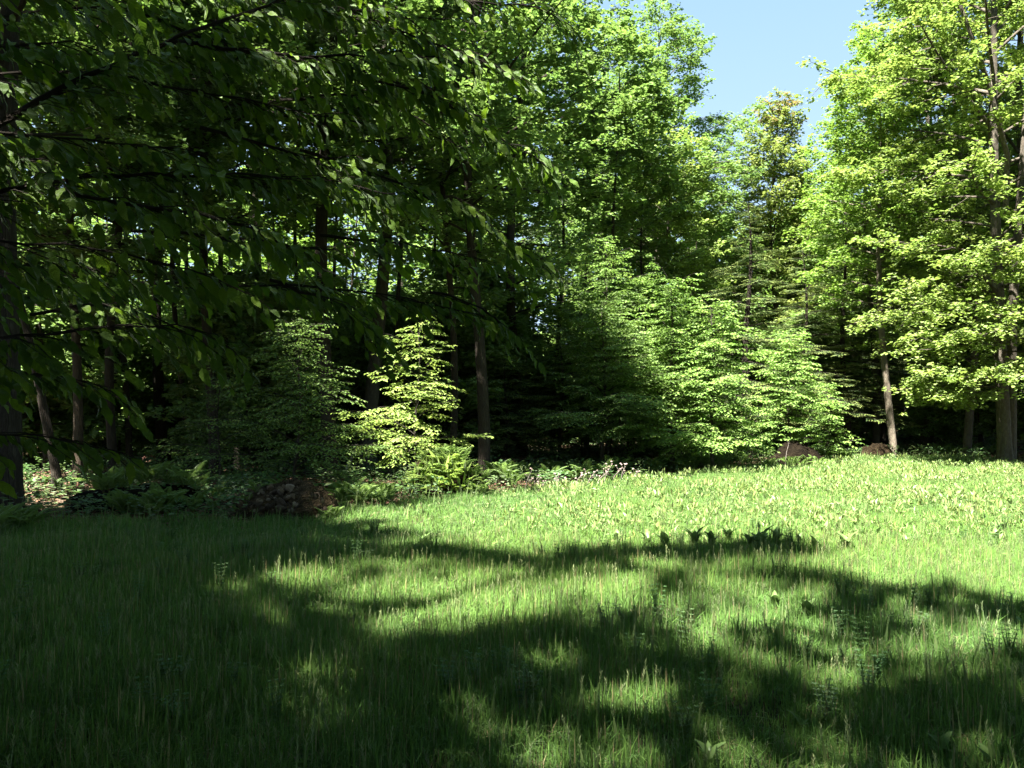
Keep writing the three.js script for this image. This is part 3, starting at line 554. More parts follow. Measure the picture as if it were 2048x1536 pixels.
  const M = (s) => { const X = new THREE.Vector3().crossVectors(s.Y, s.Z), m = new THREE.Matrix4().makeBasis(X, s.Y, s.Z); m.scale(V(s.L, s.L, s.L)); m.setPosition(s.c); return m; };
  const size = (s) => { const d = -s.w.z, px = 1024 + F * s.w.x / d, py = HORIZON - F * (s.w.y - EYE) / d; return px > -20 && py > -20 ? s.L / d : 0; };
  spots.sort((a, b) => size(b) - size(a));
  const rest = { p: [], u: [], c: [], i: [] }, v = V(0, 0, 0);
  spots.forEach((s, k) => {
    const g = geos[s.g], m = M(s);
    if (k < 300) { const o = part(k ? 'leaf_' + String(k).padStart(3, '0') : 'leaf', g, big, overhang); m.decompose(o.position, o.quaternion, o.scale); return; }
    const base = rest.p.length / 3, a = g.attributes;
    for (let q = 0; q < a.position.count; q++) { v.fromBufferAttribute(a.position, q).applyMatrix4(m); rest.p.push(v.x, v.y, v.z); rest.u.push(a.uv.getX(q), a.uv.getY(q)); rest.c.push(a.color.getX(q), a.color.getY(q), a.color.getZ(q)); }
    for (const q of g.index.array) rest.i.push(base + q);
  });
  const g = new THREE.BufferGeometry();
  g.setAttribute('position', new THREE.Float32BufferAttribute(rest.p, 3)); g.setAttribute('uv', new THREE.Float32BufferAttribute(rest.u, 2)); g.setAttribute('color', new THREE.Float32BufferAttribute(rest.c, 3)); g.setIndex(rest.i); g.computeVertexNormals();
  part('leaves', g, big, overhang).userData.kind = 'stuff';
  console.log('overhanging leaves', spots.length);
}

// ---------------------------------------------------------------- mounds, stones, logs
const MOUNDS = [];
function moundGeo(w, h, dp, seed, rough) {
  const g = new THREE.SphereGeometry(1, 56, 28, 0, 6.2832, 0, Math.PI * 0.55), p = g.attributes.position;
  for (let i = 0; i < p.count; i++) {
    const x = p.getX(i), y = p.getY(i), z = p.getZ(i), k = 1 + rough * ((fbm(x * 2.4 + seed, z * 2.4 + y * 2, seed) - 0.5) * 1.1 + (fbm(x * 8 + seed, z * 8 + y * 7, seed + 4) - 0.5) * 0.5);
    p.setXYZ(i, x * w / 2 * k, Math.sign(y) * Math.pow(Math.abs(y), 0.9) * h * k, z * dp / 2 * k);
  }
  g.computeVertexNormals(); return g;
}
const soilMap = tex(256, 256, (u, v) => { const a = tile(u, v, 20, 61), b = tile(u, v, 64, 62), c = tile(u, v, 7, 63), l = 0.35 + 0.4 * a * b + 0.25 * c; return [l, l * 0.92, l * 0.82]; }, true, 5, 3);
const soilBump = tex(256, 256, (u, v) => { const h = tile(u, v, 20, 61) * 0.6 + tile(u, v, 64, 62) * 0.4; return [h, h, h]; }, false, 5, 3);
const soil = (r, g, b) => new THREE.MeshPhysicalMaterial({ specularIntensity: 0.1, color: new THREE.Color().setRGB(r, g, b), map: soilMap, bumpMap: soilBump, bumpScale: 0.05, roughness: 1 });
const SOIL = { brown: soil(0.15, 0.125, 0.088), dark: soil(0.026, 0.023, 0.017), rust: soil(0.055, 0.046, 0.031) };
function mound(name, label, px, d, w, h, dp, m, seed) {
  const x = toX(px, d), z = -d, y = ground(x, z) - 0.08, t = thing(name, label, 'mound', [x, y, z]);
  part('soil', moundGeo(w, h, dp, seed, 0.5), m, t); MOUNDS.push([x, z, w, h, dp]);
  return t;
}
const heightAt = (x, z) => { let y = ground(x, z); for (const [mx, mz, w, h, dp] of MOUNDS) { const q = ((x - mx) / (w / 2)) ** 2 + ((z - mz) / (dp / 2)) ** 2; if (q < 1) y = Math.max(y, ground(mx, mz) - 0.08 + h * 0.97 * Math.sqrt(1 - q)); } return y; };
const rocks = [0, 1, 2, 3].map((s) => {
  const g = new THREE.IcosahedronGeometry(1, 2), p = g.attributes.position;
  for (let i = 0; i < p.count; i++) { const x = p.getX(i), y = p.getY(i), z = p.getZ(i), k = 0.72 + 0.6 * fbm(x * 1.3 + s * 9 + 20, z * 1.3 + y * 1.7, 71 + s); p.setXYZ(i, x * k, y * k * 0.8, z * k); }
  g.computeVertexNormals(); return g;
});
const clod = [[0.17, 0.125, 0.08], [0.08, 0.06, 0.042], [0.24, 0.19, 0.135]].map((c) => new THREE.MeshPhysicalMaterial({ specularIntensity: 0.1, color: new THREE.Color().setRGB(...c), bumpMap: soilBump, bumpScale: 0.02, roughness: 1 }));
{
  const R = rng(301), t = mound('earth_mound', 'heap of bare earth and clods with dead roots at the edge of the grass', 578, 12.9, 1.45, 0.66, 1.1, SOIL.brown, 5);
  for (let k = 0; k < 230; k++) {
    const a = R.r(-0.3, 3.45), q = Math.sqrt(R.r(0.2, 1.05)), x = Math.cos(a) * q * 0.74, z = Math.sin(a) * q * 0.55, y = 0.64 * Math.sqrt(Math.max(0, 1 - q * q)), s = R.r(0.014, 0.05) * (R() < 0.12 ? 1.8 : 1);
    const o = part('clod', rocks[k % 4], clod[Math.floor(R() * 3)], t); o.position.set(x, y + 0.02, z); o.rotation.set(R() * 6, R() * 6, R() * 6); o.scale.set(s * R.r(0.8, 1.4), s, s * R.r(0.8, 1.3));
  }
  for (let k = 0; k < 14; k++) {
    const b = new GB(), a = R.r(0.4, 2.8), x = Math.cos(a) * 0.6, y = R.r(0.08, 0.55), z = 0.35 + R() * 0.2; let p = V(x, y, z), D = V(R.n(), R.r(-0.4, 0.3), 0.6).normalize(); const pts = [p];
    for (let q = 0; q < 5; q++) { D.add(V(R.n() * 0.4, R.n() * 0.3 - 0.15, R.n() * 0.2)).normalize(); p = p.clone().addScaledVector(D, 0.07); pts.push(p); }
    b.tube(pts, [0.012, 0.011, 0.009, 0.007, 0.005, 0.003], 5); part('root', b.geo(true), BARK.brown, t);
  }
}
mound('earth_mound', 'earth mound overgrown with ferns and grass below the lit beech sapling', 893, 16.6, 1.55, 0.85, 1.5, SOIL.rust, 9);
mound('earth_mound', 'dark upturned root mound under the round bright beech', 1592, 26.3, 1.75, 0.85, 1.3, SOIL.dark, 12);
mound('earth_mound', 'low brown earth mound beside the slender bare trunked maple', 1752, 31.6, 1.15, 0.62, 1.0, SOIL.rust, 15);
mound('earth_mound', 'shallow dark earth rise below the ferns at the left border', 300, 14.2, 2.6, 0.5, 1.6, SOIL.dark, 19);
const stoneMat = new THREE.MeshStandardMaterial({ color: new THREE.Color().setRGB(0.36, 0.27, 0.2), map: soilMap, bumpMap: soilBump, bumpScale: 0.02, roughness: 0.95 });
for (const [px, d, s, label] of [[62, 22.5, 0.38, 'flat tan stone furthest back behind the flared old trunk'], [76, 14.4, 0.24, 'flat tan stone just beside the flared old trunk'], [120, 15.2, 0.17, 'small reddish stone between broad leaved plants and flat stones'], [118, 13.1, 0.28, 'long flat stone nearest the grass beside the flared old trunk'], [93, 22.5, 0.24, 'rounded tan stone next to the furthest flat stone']]) {
  const x = toX(px, d), z = -d, o = part(numbered('flat_stone'), rocks[Math.round(px) % 4], stoneMat, scene); o.position.set(x, ground(x, z) + s * 0.15, z); o.scale.set(s, s * 0.42, s * 0.7); o.rotation.y = px; tag(o, label, 'stone');
}
function log(name, label, a, b, r, m) {
  const g = new GB(), p0 = V(...a), p1 = V(...b), pts = []; for (let i = 0; i <= 8; i++) pts.push(p0.clone().lerp(p1, i / 8).add(V(0, Math.sin(i * 1.7) * r * 0.3, Math.cos(i * 2.1) * r * 0.4)));
  g.tube(pts, pts.map((_, i) => r * (1 - 0.45 * i / 8)), 9, 0.12, 4); tag(part(numbered(name), g.geo(true), m, scene), label, 'log');
}
const gp = (px, d, h) => { const x = toX(px, d); return [x, ground(x, -d) + h, -d]; };
log('fallen_log', 'dark fallen log lying behind the ferns next to the thick grey trunk', gp(610, 22, 0.14), gp(850, 21.5, 0.12), 0.11, BARK.dark);
log('fallen_log', 'pale broken pole leaning beside the thick grey trunk', gp(688, 21, 0.05), gp(714, 21.8, 0.85), 0.05, BARK.pale);
log('fallen_log', 'fallen grey log on the wood floor behind the weed stalks', gp(1130, 27, 0.1), gp(1330, 29, 0.12), 0.1, BARK.brown);
log('fallen_log', 'thin fallen branch lying in the shaded grass at the left border', gp(-120, 8.3, 0.05), gp(120, 8.6, 0.05), 0.035, BARK.brown);

// ---------------------------------------------------------------- ferns
const frondG = [0, 1, 2].map((s) => {
  const R = rng(700 + s), g = new GB(), N = 17, bend = [0.55, 0.85, 0.35][s], P = (t) => V(0, Math.sin(1.25 * t) * (1 - 0.45 * bend * t) , t * t * bend * 0.9 + t * 0.25);
  for (let i = 0; i < N; i++) {
    const t = 0.16 + 0.84 * i / N, p = P(t), T = P(t + 0.02).sub(p).normalize(), w = 0.22 * Math.pow(Math.sin(Math.PI * Math.pow(clamp((t - 0.08) / 0.95, 0, 1), 0.75)), 0.9) + 0.012, v = 0.85 + 0.3 * R();
    for (const sd of [-1, 1]) {
      const D = V(sd, 0, 0).addScaledVector(T, 0.35).add(V(0, -0.12, 0.08)).normalize(), Nn = new THREE.Vector3().crossVectors(V(1, 0, 0), T).multiplyScalar(-1); if (Nn.y < 0) Nn.negate(); Nn.addScaledVector(D, -Nn.dot(D)).normalize();
      g.leaf(p.x, p.y, p.z, D.x, D.y, D.z, Nn.x, Nn.y, Nn.z, w, 0.052, 0.115 * v, 0.185 * v, 0.035 * v, 0.2);
    }
    const q = P(t + 0.84 / N); g.leaf(p.x, p.y, p.z, ...q.clone().sub(p).normalize().toArray(), 1, 0, 0, p.distanceTo(q) * 1.1, 0.012, 0.1, 0.14, 0.03, 0);
  }
  const q = P(0.16); g.leaf(0, 0, 0, ...q.clone().normalize().toArray(), 1, 0, 0, q.length(), 0.012, 0.12, 0.1, 0.03, 0);
  return g.geo();
});
{
  const R = rng(811);
  const fern = (px, d, s, label, group) => {
    const x = toX(px, d), z = -d, t = thing('fern', label, 'fern', [x, heightAt(x, z), z], R() * 6.28, group), n = Math.round(R.r(5, 8));
    for (let k = 0; k < n; k++) { const f = part('frond', frondG[Math.floor(R() * 3)], FERN, t); f.rotation.set(0, k / n * 6.283 + R.n() * 0.4, 0); f.scale.setScalar(s * R.r(0.7, 1.15)); }
  };
  const bed = (n, p0, p1, d0, d1, s, label, group) => { for (let i = 0; i < n; i++) { const px = R.r(p0, p1), d = R.r(d0, d1); fern(px, d, s * R.r(0.75, 1.2), label, group); } };
  bed(26, 200, 440, 12.6, 14.8, 0.5, 'shaded fern in the bed between flared old trunk and bare earth heap', 'ferns of the shaded bed');
  bed(7, -30, 65, 10.6, 11.6, 0.42, 'sun flecked fern at the left border before the flared old trunk', 'ferns before the flared old trunk');
  bed(18, 668, 790, 14.2, 15.6, 0.46, 'bright fern between the bare earth heap and the overgrown mound', 'bright ferns between the mounds');
  bed(30, 828, 965, 15.9, 17.1, 0.38, 'fern growing on the overgrown mound below the lit beech sapling', 'ferns on the overgrown mound');
  for (let i = 0; i < 46; i++) { const px = R.r(965, 1530), x = px, d = curve1(EDGE, px) + R.r(0.9, 4.4); fern(px, d, 0.55 * R.r(0.8, 1.2), 'dark fern in the shaded strip below the beech bushes', 'ferns below the beech bushes'); }
  bed(6, 478, 530, 12.5, 13.2, 0.3, 'small fern at the lit foot of the bare earth heap', 'ferns at the foot of the bare earth heap');
  bed(5, 640, 672, 12.5, 13.4, 0.3, 'small shaded fern at the right foot of the bare earth heap', 'shaded ferns at the foot of the bare earth heap');
  bed(9, 1535, 1640, 24.9, 25.7, 0.42, 'fern in front of the dark upturned root mound', 'ferns before the dark root mound');
  bed(7, 1640, 1728, 28.6, 30, 0.6, 'sunlit fern between the dark root mound and the low brown mound', 'sunlit ferns at the far edge');
  bed(9, 1820, 1985, 33, 36, 0.6, 'fern in the dark wood between the bare trunk and the twin trunked maple', 'ferns in the dark wood at the far edge');
  bed(9, 560, 660, 13.7, 15.2, 0.45, 'shaded fern behind the bare earth heap', 'ferns behind the bare earth heap');
}
{ // the bush that grows over the mound under the lit sapling
  const R = rng(871), lf = new GB(), st = new GB(), x0 = toX(890, 16.5), z0 = -16.5, b = thing('fern_bush', 'bright rounded bush of ferns and grass in front of the sunlit young beech', 'bush', [x0, ground(x0, z0), z0]);
  for (let k = 0; k < 260; k++) {
    const a = R() * 6.283, q = Math.sqrt(R()), x = Math.cos(a) * q * 0.66 + 0.05, z = Math.sin(a) * q * 0.6 + 0.1, y = 0.86 * Math.sqrt(1 - q * q * 0.92) * R.r(0.55, 1.0), L = R.r(0.22, 0.42), D = V(Math.cos(a) * (0.3 + q * 0.6) + R.n() * 0.3, R.r(0.35, 1.0), Math.sin(a) * (0.3 + q * 0.6) + R.n() * 0.3).normalize(), sd = V(-D.z, 0, D.x).normalize();
    const v = R.r(0.75, 1.2), tip = (t) => V(x, y, z).addScaledVector(D, L * t).add(V(0, -0.45 * L * t * t, 0));
    st.tube([tip(0), tip(0.5), tip(1)], [0.003, 0.0025, 0.0015], 3);
    for (let p = 0; p < 11; p++) for (const s of [-1, 1]) { const t = (p + 0.8) / 11.5, c = tip(t), E = sd.clone().multiplyScalar(s).addScaledVector(D, 0.4).add(V(0, -0.15, 0)).normalize(), Nn = V(R.n() * 0.3, 1, R.n() * 0.3); Nn.addScaledVector(E, -Nn.dot(E)).normalize(); lf.leaf(c.x, c.y, c.z, E.x, E.y, E.z, Nn.x, Nn.y, Nn.z, 0.085 * (1.15 - t * 0.8), 0.026, 0.19 * v, 0.28 * v, 0.040 * v, 0.1); }
  }
  for (let k = 0; k < 220; k++) { const a = R() * 6.283, q = Math.sqrt(R()), x = Math.cos(a) * q * 0.72, z = Math.sin(a) * q * 0.7 + 0.15, y = 0.8 * Math.sqrt(1 - q * q) * R.r(0.6, 1), D = V(R.n() * 0.5, 1, R.n() * 0.5).normalize(), Nn = V(R.n(), 0.1, R.n() + 0.01); Nn.addScaledVector(D, -Nn.dot(D)).normalize(); const v = R.r(0.7, 1.2); lf.leaf(x, y, z, D.x, D.y, D.z, Nn.x, Nn.y, Nn.z, R.r(0.15, 0.4), 0.011, 0.19 * v, 0.27 * v, 0.05 * v, 0.3); }
  part('stems', st.geo(true), BARK.brown, b); part('foliage', lf.geo(), FERN, b);
}
const ORD = ['first', 'second', 'third', 'fourth', 'fifth', 'sixth', 'seventh', 'eighth', 'ninth', 'tenth', 'eleventh', 'twelfth', 'thirteenth'];
// ---------------------------------------------------------------- dry weeds, dead shrubs
{
  const R = rng(901), headMat = new THREE.MeshStandardMaterial({ color: new THREE.Color().setRGB(0.22, 0.155, 0.135), roughness: 1 });
  const stalk = (px, d, h, leanX, label, group, name = 'dry_weed', cat = 'dry weed', heads = true) => {
    const x = toX(px, d), z = -d, t = thing(name, label, cat, [x, ground(x, z), z], 0, group), g = new GB();
    const top = V(leanX, h, R.n() * 0.05), mid = V(leanX * 0.35, h * 0.55, 0); g.tube([V(0, 0, 0), mid, top], [0.012, 0.010, 0.006], 5);
    const tips = [top];
    for (let k = 0; k < 4; k++) { const q = V(0, 0, 0).lerp(top, R.r(0.45, 0.95)), e = q.clone().add(V(R.n() * 0.12, R.r(0.05, 0.16), R.n() * 0.1)); g.tube([q, q.clone().lerp(e, 0.5).add(V(R.n() * 0.02, -0.01, 0)), e], [0.006, 0.005, 0.003], 4); tips.push(e); }
    part('stem', g.geo(true), BARK.pale, t);
    if (heads) for (const e of tips) for (let k = 0; k < 1; k++) { const o = part('seed_head', rocks[k], headMat, t); o.position.copy(e).add(V(R.n() * 0.02, R.n() * 0.02, R.n() * 0.02)); o.scale.setScalar(R.r(0.012, 0.022)); }
  };
  for (const [n, [px, dx, h]] of [[1048, 0.16, 0.52], [1058, 0.2, 0.38], [1075, 0.12, 0.22], [1118, -0.1, 0.42], [1128, 0.02, 0.3], [1148, 0.2, 0.38], [1160, 0.12, 0.36], [1172, 0.25, 0.4], [1190, 0.28, 0.36], [1206, 0.2, 0.5], [1222, 0.22, 0.36], [1240, 0.12, 0.44], [1262, 0.2, 0.3]].entries())
    stalk(px, curve1(EDGE, px) - R.r(0.15, 0.6), h, dx, ORD[n] + ' dry weed stalk, counted from the left, leaning at the edge of the sunlit grass', 'dry weed stalks at the grass edge');
  stalk(1568, 25.3, 0.85, 0.15, 'pale leafless dead shrub in front of the dark root mound', null, 'dead_shrub', 'dead shrub', false);
  stalk(1476, 24.3, 0.42, 0.05, 'small dead forked twig standing before the bright beech bushes', null, 'dead_shrub', 'dead shrub', false);
}
// ---------------------------------------------------------------- broad leaved plants
const dockLeaf = [0, 1].map((s) => { const g = new GB(), R = rng(40 + s), n = 6, W = [0.34, 0.26][s]; const P = (t) => V(0, Math.sin(t * 1.2) * 0.9, t * t * 0.45);
  for (let i = 0; i <= n; i++) { const t = i / n, p = P(0.2 + 0.8 * t), w = W * Math.pow(Math.sin(Math.PI * Math.pow(clamp(t, 0.02, 0.985), 0.7)), 0.9) * 0.5; for (const k of [-1, 0, 1]) { g.p.push(k * w, p.y + (k ? 0.3 * w : 0), p.z - (k ? 0.35 * w + 0.015 * Math.sin(i * 2.3 + k) : 0)); g.c.push(0.10, 0.165, 0.04); } if (i) for (const k of [0, 1]) { const a = (i - 1) * 3 + k; g.i.push(a, a + 1, a + 4, a, a + 4, a + 3); } }
  const k = g.n; g.p.push(-0.012, 0, 0, 0.012, 0, 0, 0, P(0.2).y, P(0.2).z + 0.005); for (let q = 0; q < 3; q++) g.c.push(0.12, 0.12, 0.05); g.i.push(k, k + 1, k + 2); return g.geo(true); });
{
  const R = rng(951);
  const dock = (px, d, s, label, group, n = 7) => { const x = toX(px, d), z = -d, t = thing('dock_plant', label, 'plant', [x, heightAt(x, z), z], R() * 6, group); for (let k = 0; k < n; k++) { const f = part('leaf', dockLeaf[k % 2], DOCK, t); f.rotation.set(0, k / n * 6.283 + R.n() * 0.5, 0); const q = s * R.r(0.65, 1.1); f.scale.set(q, q * R.r(0.8, 1.15), q); } };
  for (const [n, [px, d]] of [[1232, 9.9], [1288, 9.9], [1330, 9.6], [1392, 9.7], [1420, 9.4], [1455, 9.9], [1502, 9.8], [1522, 9.5], [1546, 9.9], [1600, 9.7], [1635, 9.3], [1690, 9.5]].entries()) dock(px + R.n() * 14, d + R.n() * 0.25, R.r(0.2, 0.36), ORD[n] + ' dock plant, counted from the left, in the dark row along the shade edge', 'dock plants along the shade edge');
  dock(848, 9.7, 0.26, 'single dark dock plant standing alone in the shade line before the sunny grass', null);
  dock(1805, 9.9, 0.2, 'tall dock plant with upright leaves at the sunny end of the dock row', null, 9);
  dock(1985, 10.3, 0.2, 'bushy dock plant by the right border in half shade', null, 9);
  for (const [px, py, w] of [[1592, 1442, 'beside the bare soil fleck'], [1868, 1490, 'by the bottom right corner'], [1962, 1526, 'lowest at the bottom right corner'], [1412, 1520, 'at the bottom edge of the grass'], [2030, 1240, 'by the right border']]) dock(px, EYE * F / (py - HORIZON + 25), 0.16, 'small pale leaved dock plant ' + w, null, 5);
  dock(1545, 6.6, 0.2, 'low dock plant inside the lit patch of the shaded grass', null, 6);
  dock(1608, 6.35, 0.22, 'dark dock plant inside the shaded grass beside the lit patch', null, 6);
  for (const [n, [px, d]] of [[60, 18.4], [70, 17.2], [95, 17.8], [118, 16.8], [148, 17.6]].entries()) dock(px, d, 0.34, ORD[n] + ' broad leaved plant, counted from the left, on the floor behind the flared old trunk', 'broad leaved plants behind the flared old trunk');
}
// ---------------------------------------------------------------- grass and the small plants in it
function patch(seed, radius, blades, h0, h1, w0, w1, stray, deadShare = 0.035, heads = 0) {
  const R = rng(seed), g = new GB();
  for (let b = 0; b < blades; b++) {
    const a = R() * 6.283, q = Math.sqrt(R()) * radius, x = Math.cos(a) * q, z = Math.sin(a) * q, h = R.r(h0, h1) * (R() < 0.12 ? 1.3 : 1), w = R.r(w0, w1) / 2, f = R() * 6.283, la = R() * 6.283, ln = h * Math.pow(R(), 1.6) * stray;
    const cx = Math.cos(f) * w, cz = Math.sin(f) * w, lx = Math.cos(la) * ln, lz = Math.sin(la) * ln, k = g.n, dead = R() < deadShare, v = 0.62 + 0.72 * R(), y = R() * 0.3;
    const c = dead ? [0.22 * v, 0.18 * v, 0.09 * v] : [0.079 * v * (1 + y), 0.172 * v * (1 + y * 0.3), 0.032 * v];
    g.p.push(x - cx, -0.02, z - cz, x + cx, -0.02, z + cz, x + lx * 0.25 - cx * 0.9, h * 0.55, z + lz * 0.25 - cz * 0.9, x + lx * 0.25 + cx * 0.9, h * 0.55, z + lz * 0.25 + cz * 0.9, x + lx, h * (1 - 0.35 * Math.min(1, ln / h)), z + lz);
    for (let q2 = 0; q2 < 5; q2++) g.c.push(...c);
    g.i.push(k, k + 1, k + 3, k, k + 3, k + 2, k + 2, k + 3, k + 4);
  }
  for (let b = 0; b < heads; b++) {                             // flowering stems with a loose seed head
    const x = R.n() * radius, z = R.n() * radius, h = R.r(1.1, 1.7) * h1, lx = R.n() * 0.05, lz = R.n() * 0.05, D = V(lx, h, lz).normalize(), v = R.r(0.8, 1.2);
    g.leaf(x, 0, z, D.x, D.y, D.z, 0, 0, 1, h, 0.0035, 0.13 * v, 0.19 * v, 0.06 * v, 0);
    for (let q = 0; q < 9; q++) { const t = 0.72 + 0.3 * q / 9, a = q * 2.4, E = V(Math.cos(a) * 0.5, 1, Math.sin(a) * 0.5).normalize(), Nn = V(-Math.cos(a), 0.5, -Math.sin(a)); Nn.addScaledVector(E, -Nn.dot(E)).normalize(); g.leaf(x + D.x * h * t, D.y * h * t, z + D.z * h * t, E.x, E.y, E.z, Nn.x, Nn.y, Nn.z, 0.028, 0.006, 0.17 * v, 0.21 * v, 0.09 * v, 0); }
  }
  return g.geo();
}
const grass = new THREE.Group(); grass.name = 'grass'; grass.userData.kind = 'stuff'; grass.userData.label = 'fresh green grass covering the whole clearing'; scene.add(grass);
function scatter(name, geo, mat, list, parent) {
  const m = new THREE.InstancedMesh(geo, mat, list.length), q = new THREE.Object3D();
  list.forEach(([x, y, z, s, sy, turn, c, tilt], i) => { q.position.set(x, y, z); q.rotation.set(tilt ?? 0, turn, 0); q.scale.set(s, sy, s); q.updateMatrix(); m.setMatrixAt(i, q.matrix); m.setColorAt(i, new THREE.Color().setRGB(c[0], c[1], c[2])); });
  m.name = name; m.castShadow = m.receiveShadow = true; m.userData.kind = 'stuff'; parent.add(m);
}
{
  const R = rng(1001), near = [[], [], []], far = [[], []];
  const one = (x, z, list) => {
    const d = -z, fd = fieldDepth(x, z), e = d - fd, lush = fbm(x * 0.8, z * 0.8, 51), tall = (1 + 0.8 * (lush - 0.5) + 0.45 * (fbm(x * 3, z * 3, 54) - 0.5)) * (1 - 0.3 * smooth(d, 10, 13)) + 0.5 * smooth(e, -1.2, 0.3), y = fbm(x * 0.5 + 9, z * 0.5, 52);
    if (R() < smooth(0.24 - fbm(x * 2.2, z * 2.2, 53), 0, 0.06) * 0.85) return;
    if (e > 0.5 * R.n() + 0.25) return;
    list[Math.floor(R() * list.length)].push([x, ground(x, z), z, R.r(0.85, 1.2), R.r(0.8, 1.2) * tall, R() * 6.28, [0.85 + 0.35 * y, 0.9 + 0.2 * y, 0.95]]);
  };
  for (let k = 0; k < 9000; k++) { const z = -R.r(2.2, 10), w = 0.66 * -z + 1.3; if (R() * 8 > w) continue; one(R.r(-w, w), z, near); }
  for (let k = 0; k < 26000; k++) { const z = -R.r(9, 33), w = 0.66 * -z + 1.5; if (R() * 23.3 > w) continue; one(R.r(-w, w), z, far); }
  near.forEach((l, i) => scatter('blades', [patch(60, 0.2, 105, 0.04, 0.14, 0.003, 0.006, 0.7), patch(61, 0.18, 95, 0.06, 0.18, 0.003, 0.0065, 1.0, 0.04, 1), patch(62, 0.22, 90, 0.03, 0.15, 0.003, 0.0065, 1.4, 0.05, 1)][i], GRASS, l, grass));
  far.forEach((l, i) => scatter('blades', [patch(70, 0.3, 100, 0.05, 0.16, 0.005, 0.010, 0.9), patch(71, 0.28, 95, 0.06, 0.18, 0.005, 0.010, 1.5, 0.06, 1)][i], GRASS, l, grass));
}
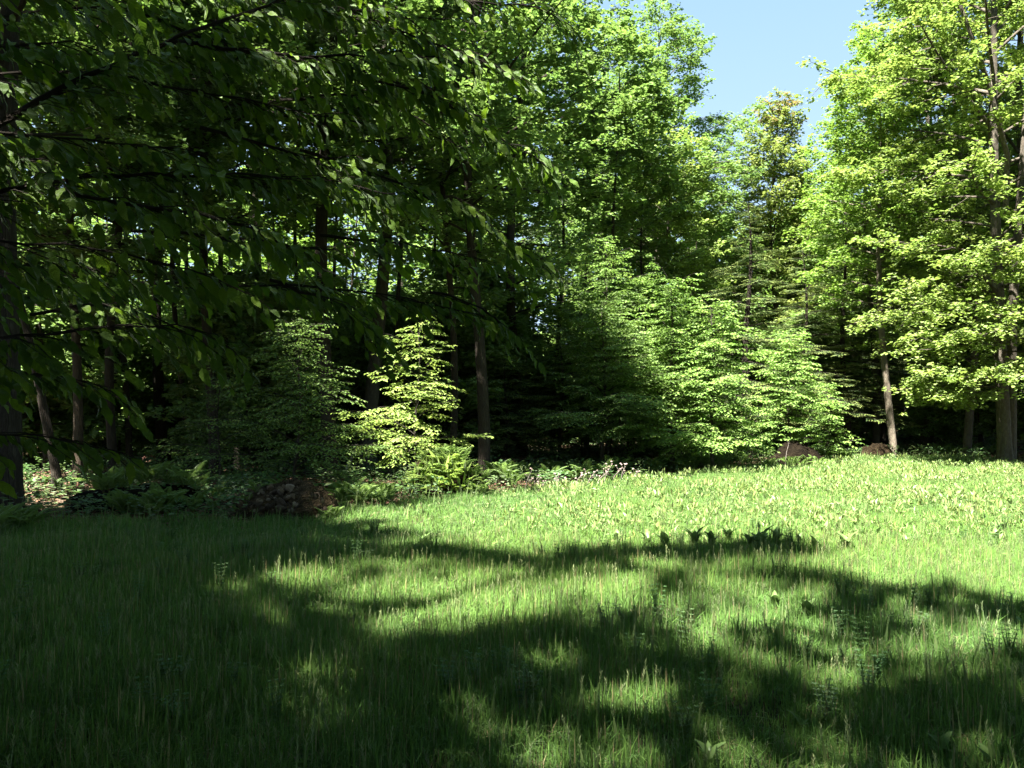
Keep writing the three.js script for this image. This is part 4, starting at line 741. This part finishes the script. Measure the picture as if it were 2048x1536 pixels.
{ // low dock and plantain mixed into the sunny grass, and sprigs of bedstraw in the shade
  const R = rng(1101), gs = [new GB(), new GB(), new GB()], sp = new GB();
  gs.forEach((g, v0) => { for (let k = 0; k < [5, 3, 4][v0]; k++) { const a = R() * 6.283, el = R.r(0.1, 1.4), D = V(Math.cos(a) * Math.cos(el), Math.sin(el), Math.sin(a) * Math.cos(el)), Nn = V(-Math.cos(a) * Math.sin(el), Math.cos(el), -Math.sin(a) * Math.sin(el)), L = R.r(0.05, 0.11), v = 0.75 + 0.5 * R(), s = L * 0.42; g.leaf(Math.cos(a) * 0.01 + R.n() * 0.05, 0.07 + R.n() * 0.03, Math.sin(a) * 0.01 + R.n() * 0.05, D.x, D.y, D.z, Nn.x, Nn.y, Nn.z, L, s, 0.15 * v, 0.22 * v, 0.06 * v, 0.25); } });
  for (let s = 0; s < 4; s++) { const x = R.n() * 0.05, z = R.n() * 0.05, lx = R.n() * 0.06, lz = R.n() * 0.06; sp.leaf(x, 0, z, ...V(lx, 0.24, lz).normalize().toArray(), 0, 0, 1, 0.26, 0.004, 0.09, 0.15, 0.04, 0); for (let w = 0; w < 7; w++) for (let l = 0; l < 5; l++) { const t = 0.25 + w / 8, a = l / 5 * 6.283 + w, D = V(Math.cos(a), 0.35, Math.sin(a)).normalize(), Nn = V(-Math.cos(a) * 0.3, 1, -Math.sin(a) * 0.3); Nn.addScaledVector(D, -Nn.dot(D)).normalize(); sp.leaf(x + lx * t, 0.24 * t, z + lz * t, D.x, D.y, D.z, Nn.x, Nn.y, Nn.z, 0.032 * (1.2 - t * 0.6), 0.009, 0.085, 0.16, 0.05, 0.1); } }
  const docks = [[], [], []], weeds = [];
  for (let k = 0; k < 34000; k++) { const z = -R.r(9.6, 31), w = 0.66 * -z + 1; if (R() * 21 > w) continue; const x = R.r(-w, w), px = pxOf(x, z); if (-z > fieldDepth(x, z) - 0.2) continue; const den = smooth(px, 780, 1250) * smooth(-z, 9.4, 11.5) * smooth(fbm(x * 0.9, z * 0.9, 57), 0.34, 0.56); if (R() > den) continue; docks[k % 3].push([x, ground(x, z) + R.r(0, 0.09), z, R.r(0.6, 1.2), R.r(0.8, 1.6), R() * 6.28, [R.r(0.9, 1.15), R.r(0.9, 1.1), R.r(0.8, 1.2)], R.n() * 0.6]); }
  for (let k = 0; k < 420; k++) { const z = -R.r(2.4, 11), w = 0.66 * -z + 1; if (R() * 8 > w) continue; const x = R.r(-w, w); if (R() > smooth(fbm(x * 0.9 + 3, z * 0.9, 58), 0.38, 0.55)) continue; weeds.push([x, ground(x, z), z, R.r(0.8, 1.4), R.r(0.7, 1.2), R() * 6.28, [R.r(0.85, 1.1), R.r(0.9, 1.1), 1]]); }
  const o = new THREE.Group(); o.name = 'ground_cover'; o.userData.kind = 'stuff'; o.userData.label = 'low broad leaves and bedstraw growing through the grass'; scene.add(o);
  gs.forEach((g, i) => scatter('low_leaves', g.geo(), DOCK, docks[i], o)); scatter('sprigs', sp.geo(), GRASS, weeds, o);
}
{ // dead leaves on the floor of the wood and low seedlings
  const R = rng(1201), g = new GB(), s = new GB();
  for (let k = 0; k < 40; k++) { const D = V(R.n(), R.n() * 0.25, R.n()).normalize(), Nn = V(R.n() * 0.4, 1, R.n() * 0.4); Nn.addScaledVector(D, -Nn.dot(D)).normalize(); const c = [[0.12, 0.075, 0.042], [0.17, 0.115, 0.07], [0.08, 0.05, 0.03]][k % 3]; g.leaf(R.n() * 0.5, 0.02 + R() * 0.03, R.n() * 0.5, D.x, D.y, D.z, Nn.x, Nn.y, Nn.z, 0.09, 0.055, ...c, 0.2); }
  for (let k = 0; k < 26; k++) { const a = R() * 6.28, q = R() * 0.3, D = V(Math.cos(a), R.r(-0.2, 0.6), Math.sin(a)).normalize(), Nn = V(R.n() * 0.4, 1, R.n() * 0.4); Nn.addScaledVector(D, -Nn.dot(D)).normalize(); s.leaf(Math.cos(a) * q, 0.08 + R() * 0.3, Math.sin(a) * q, D.x, D.y, D.z, Nn.x, Nn.y, Nn.z, 0.11, 0.07, 0.075, 0.14, 0.035, 0.15); }
  const dead = [], low = [];
  for (let k = 0; k < 6000; k++) { const px = R.r(-250, 2300), d = R.r(11, 48), x = toX(px, d), z = -d, e = d - fieldDepth(x, z); if (e < 0.2) continue; dead.push([x, ground(x, z), z, R.r(0.8, 1.3), 1, R() * 6.28, [R.r(0.7, 1.2), R.r(0.8, 1.1), 1]]); if (R() < 0.6) low.push([x, ground(x, z), z, R.r(0.6, 1.4), R.r(0.6, 1.3), R() * 6.28, [R.r(0.8, 1.2), R.r(0.85, 1.1), 1]]); }
  const o = new THREE.Group(); o.name = 'undergrowth'; o.userData.kind = 'stuff'; o.userData.label = 'dead leaves and seedlings on the floor of the wood'; scene.add(o);
  scatter('dead_leaves', g.geo(), leafMat({ transmission: 0.1, clearcoat: 0 }), dead, o); scatter('seedlings', s.geo(), LEAF, low, o);
}
renderer.render(scene, camera);
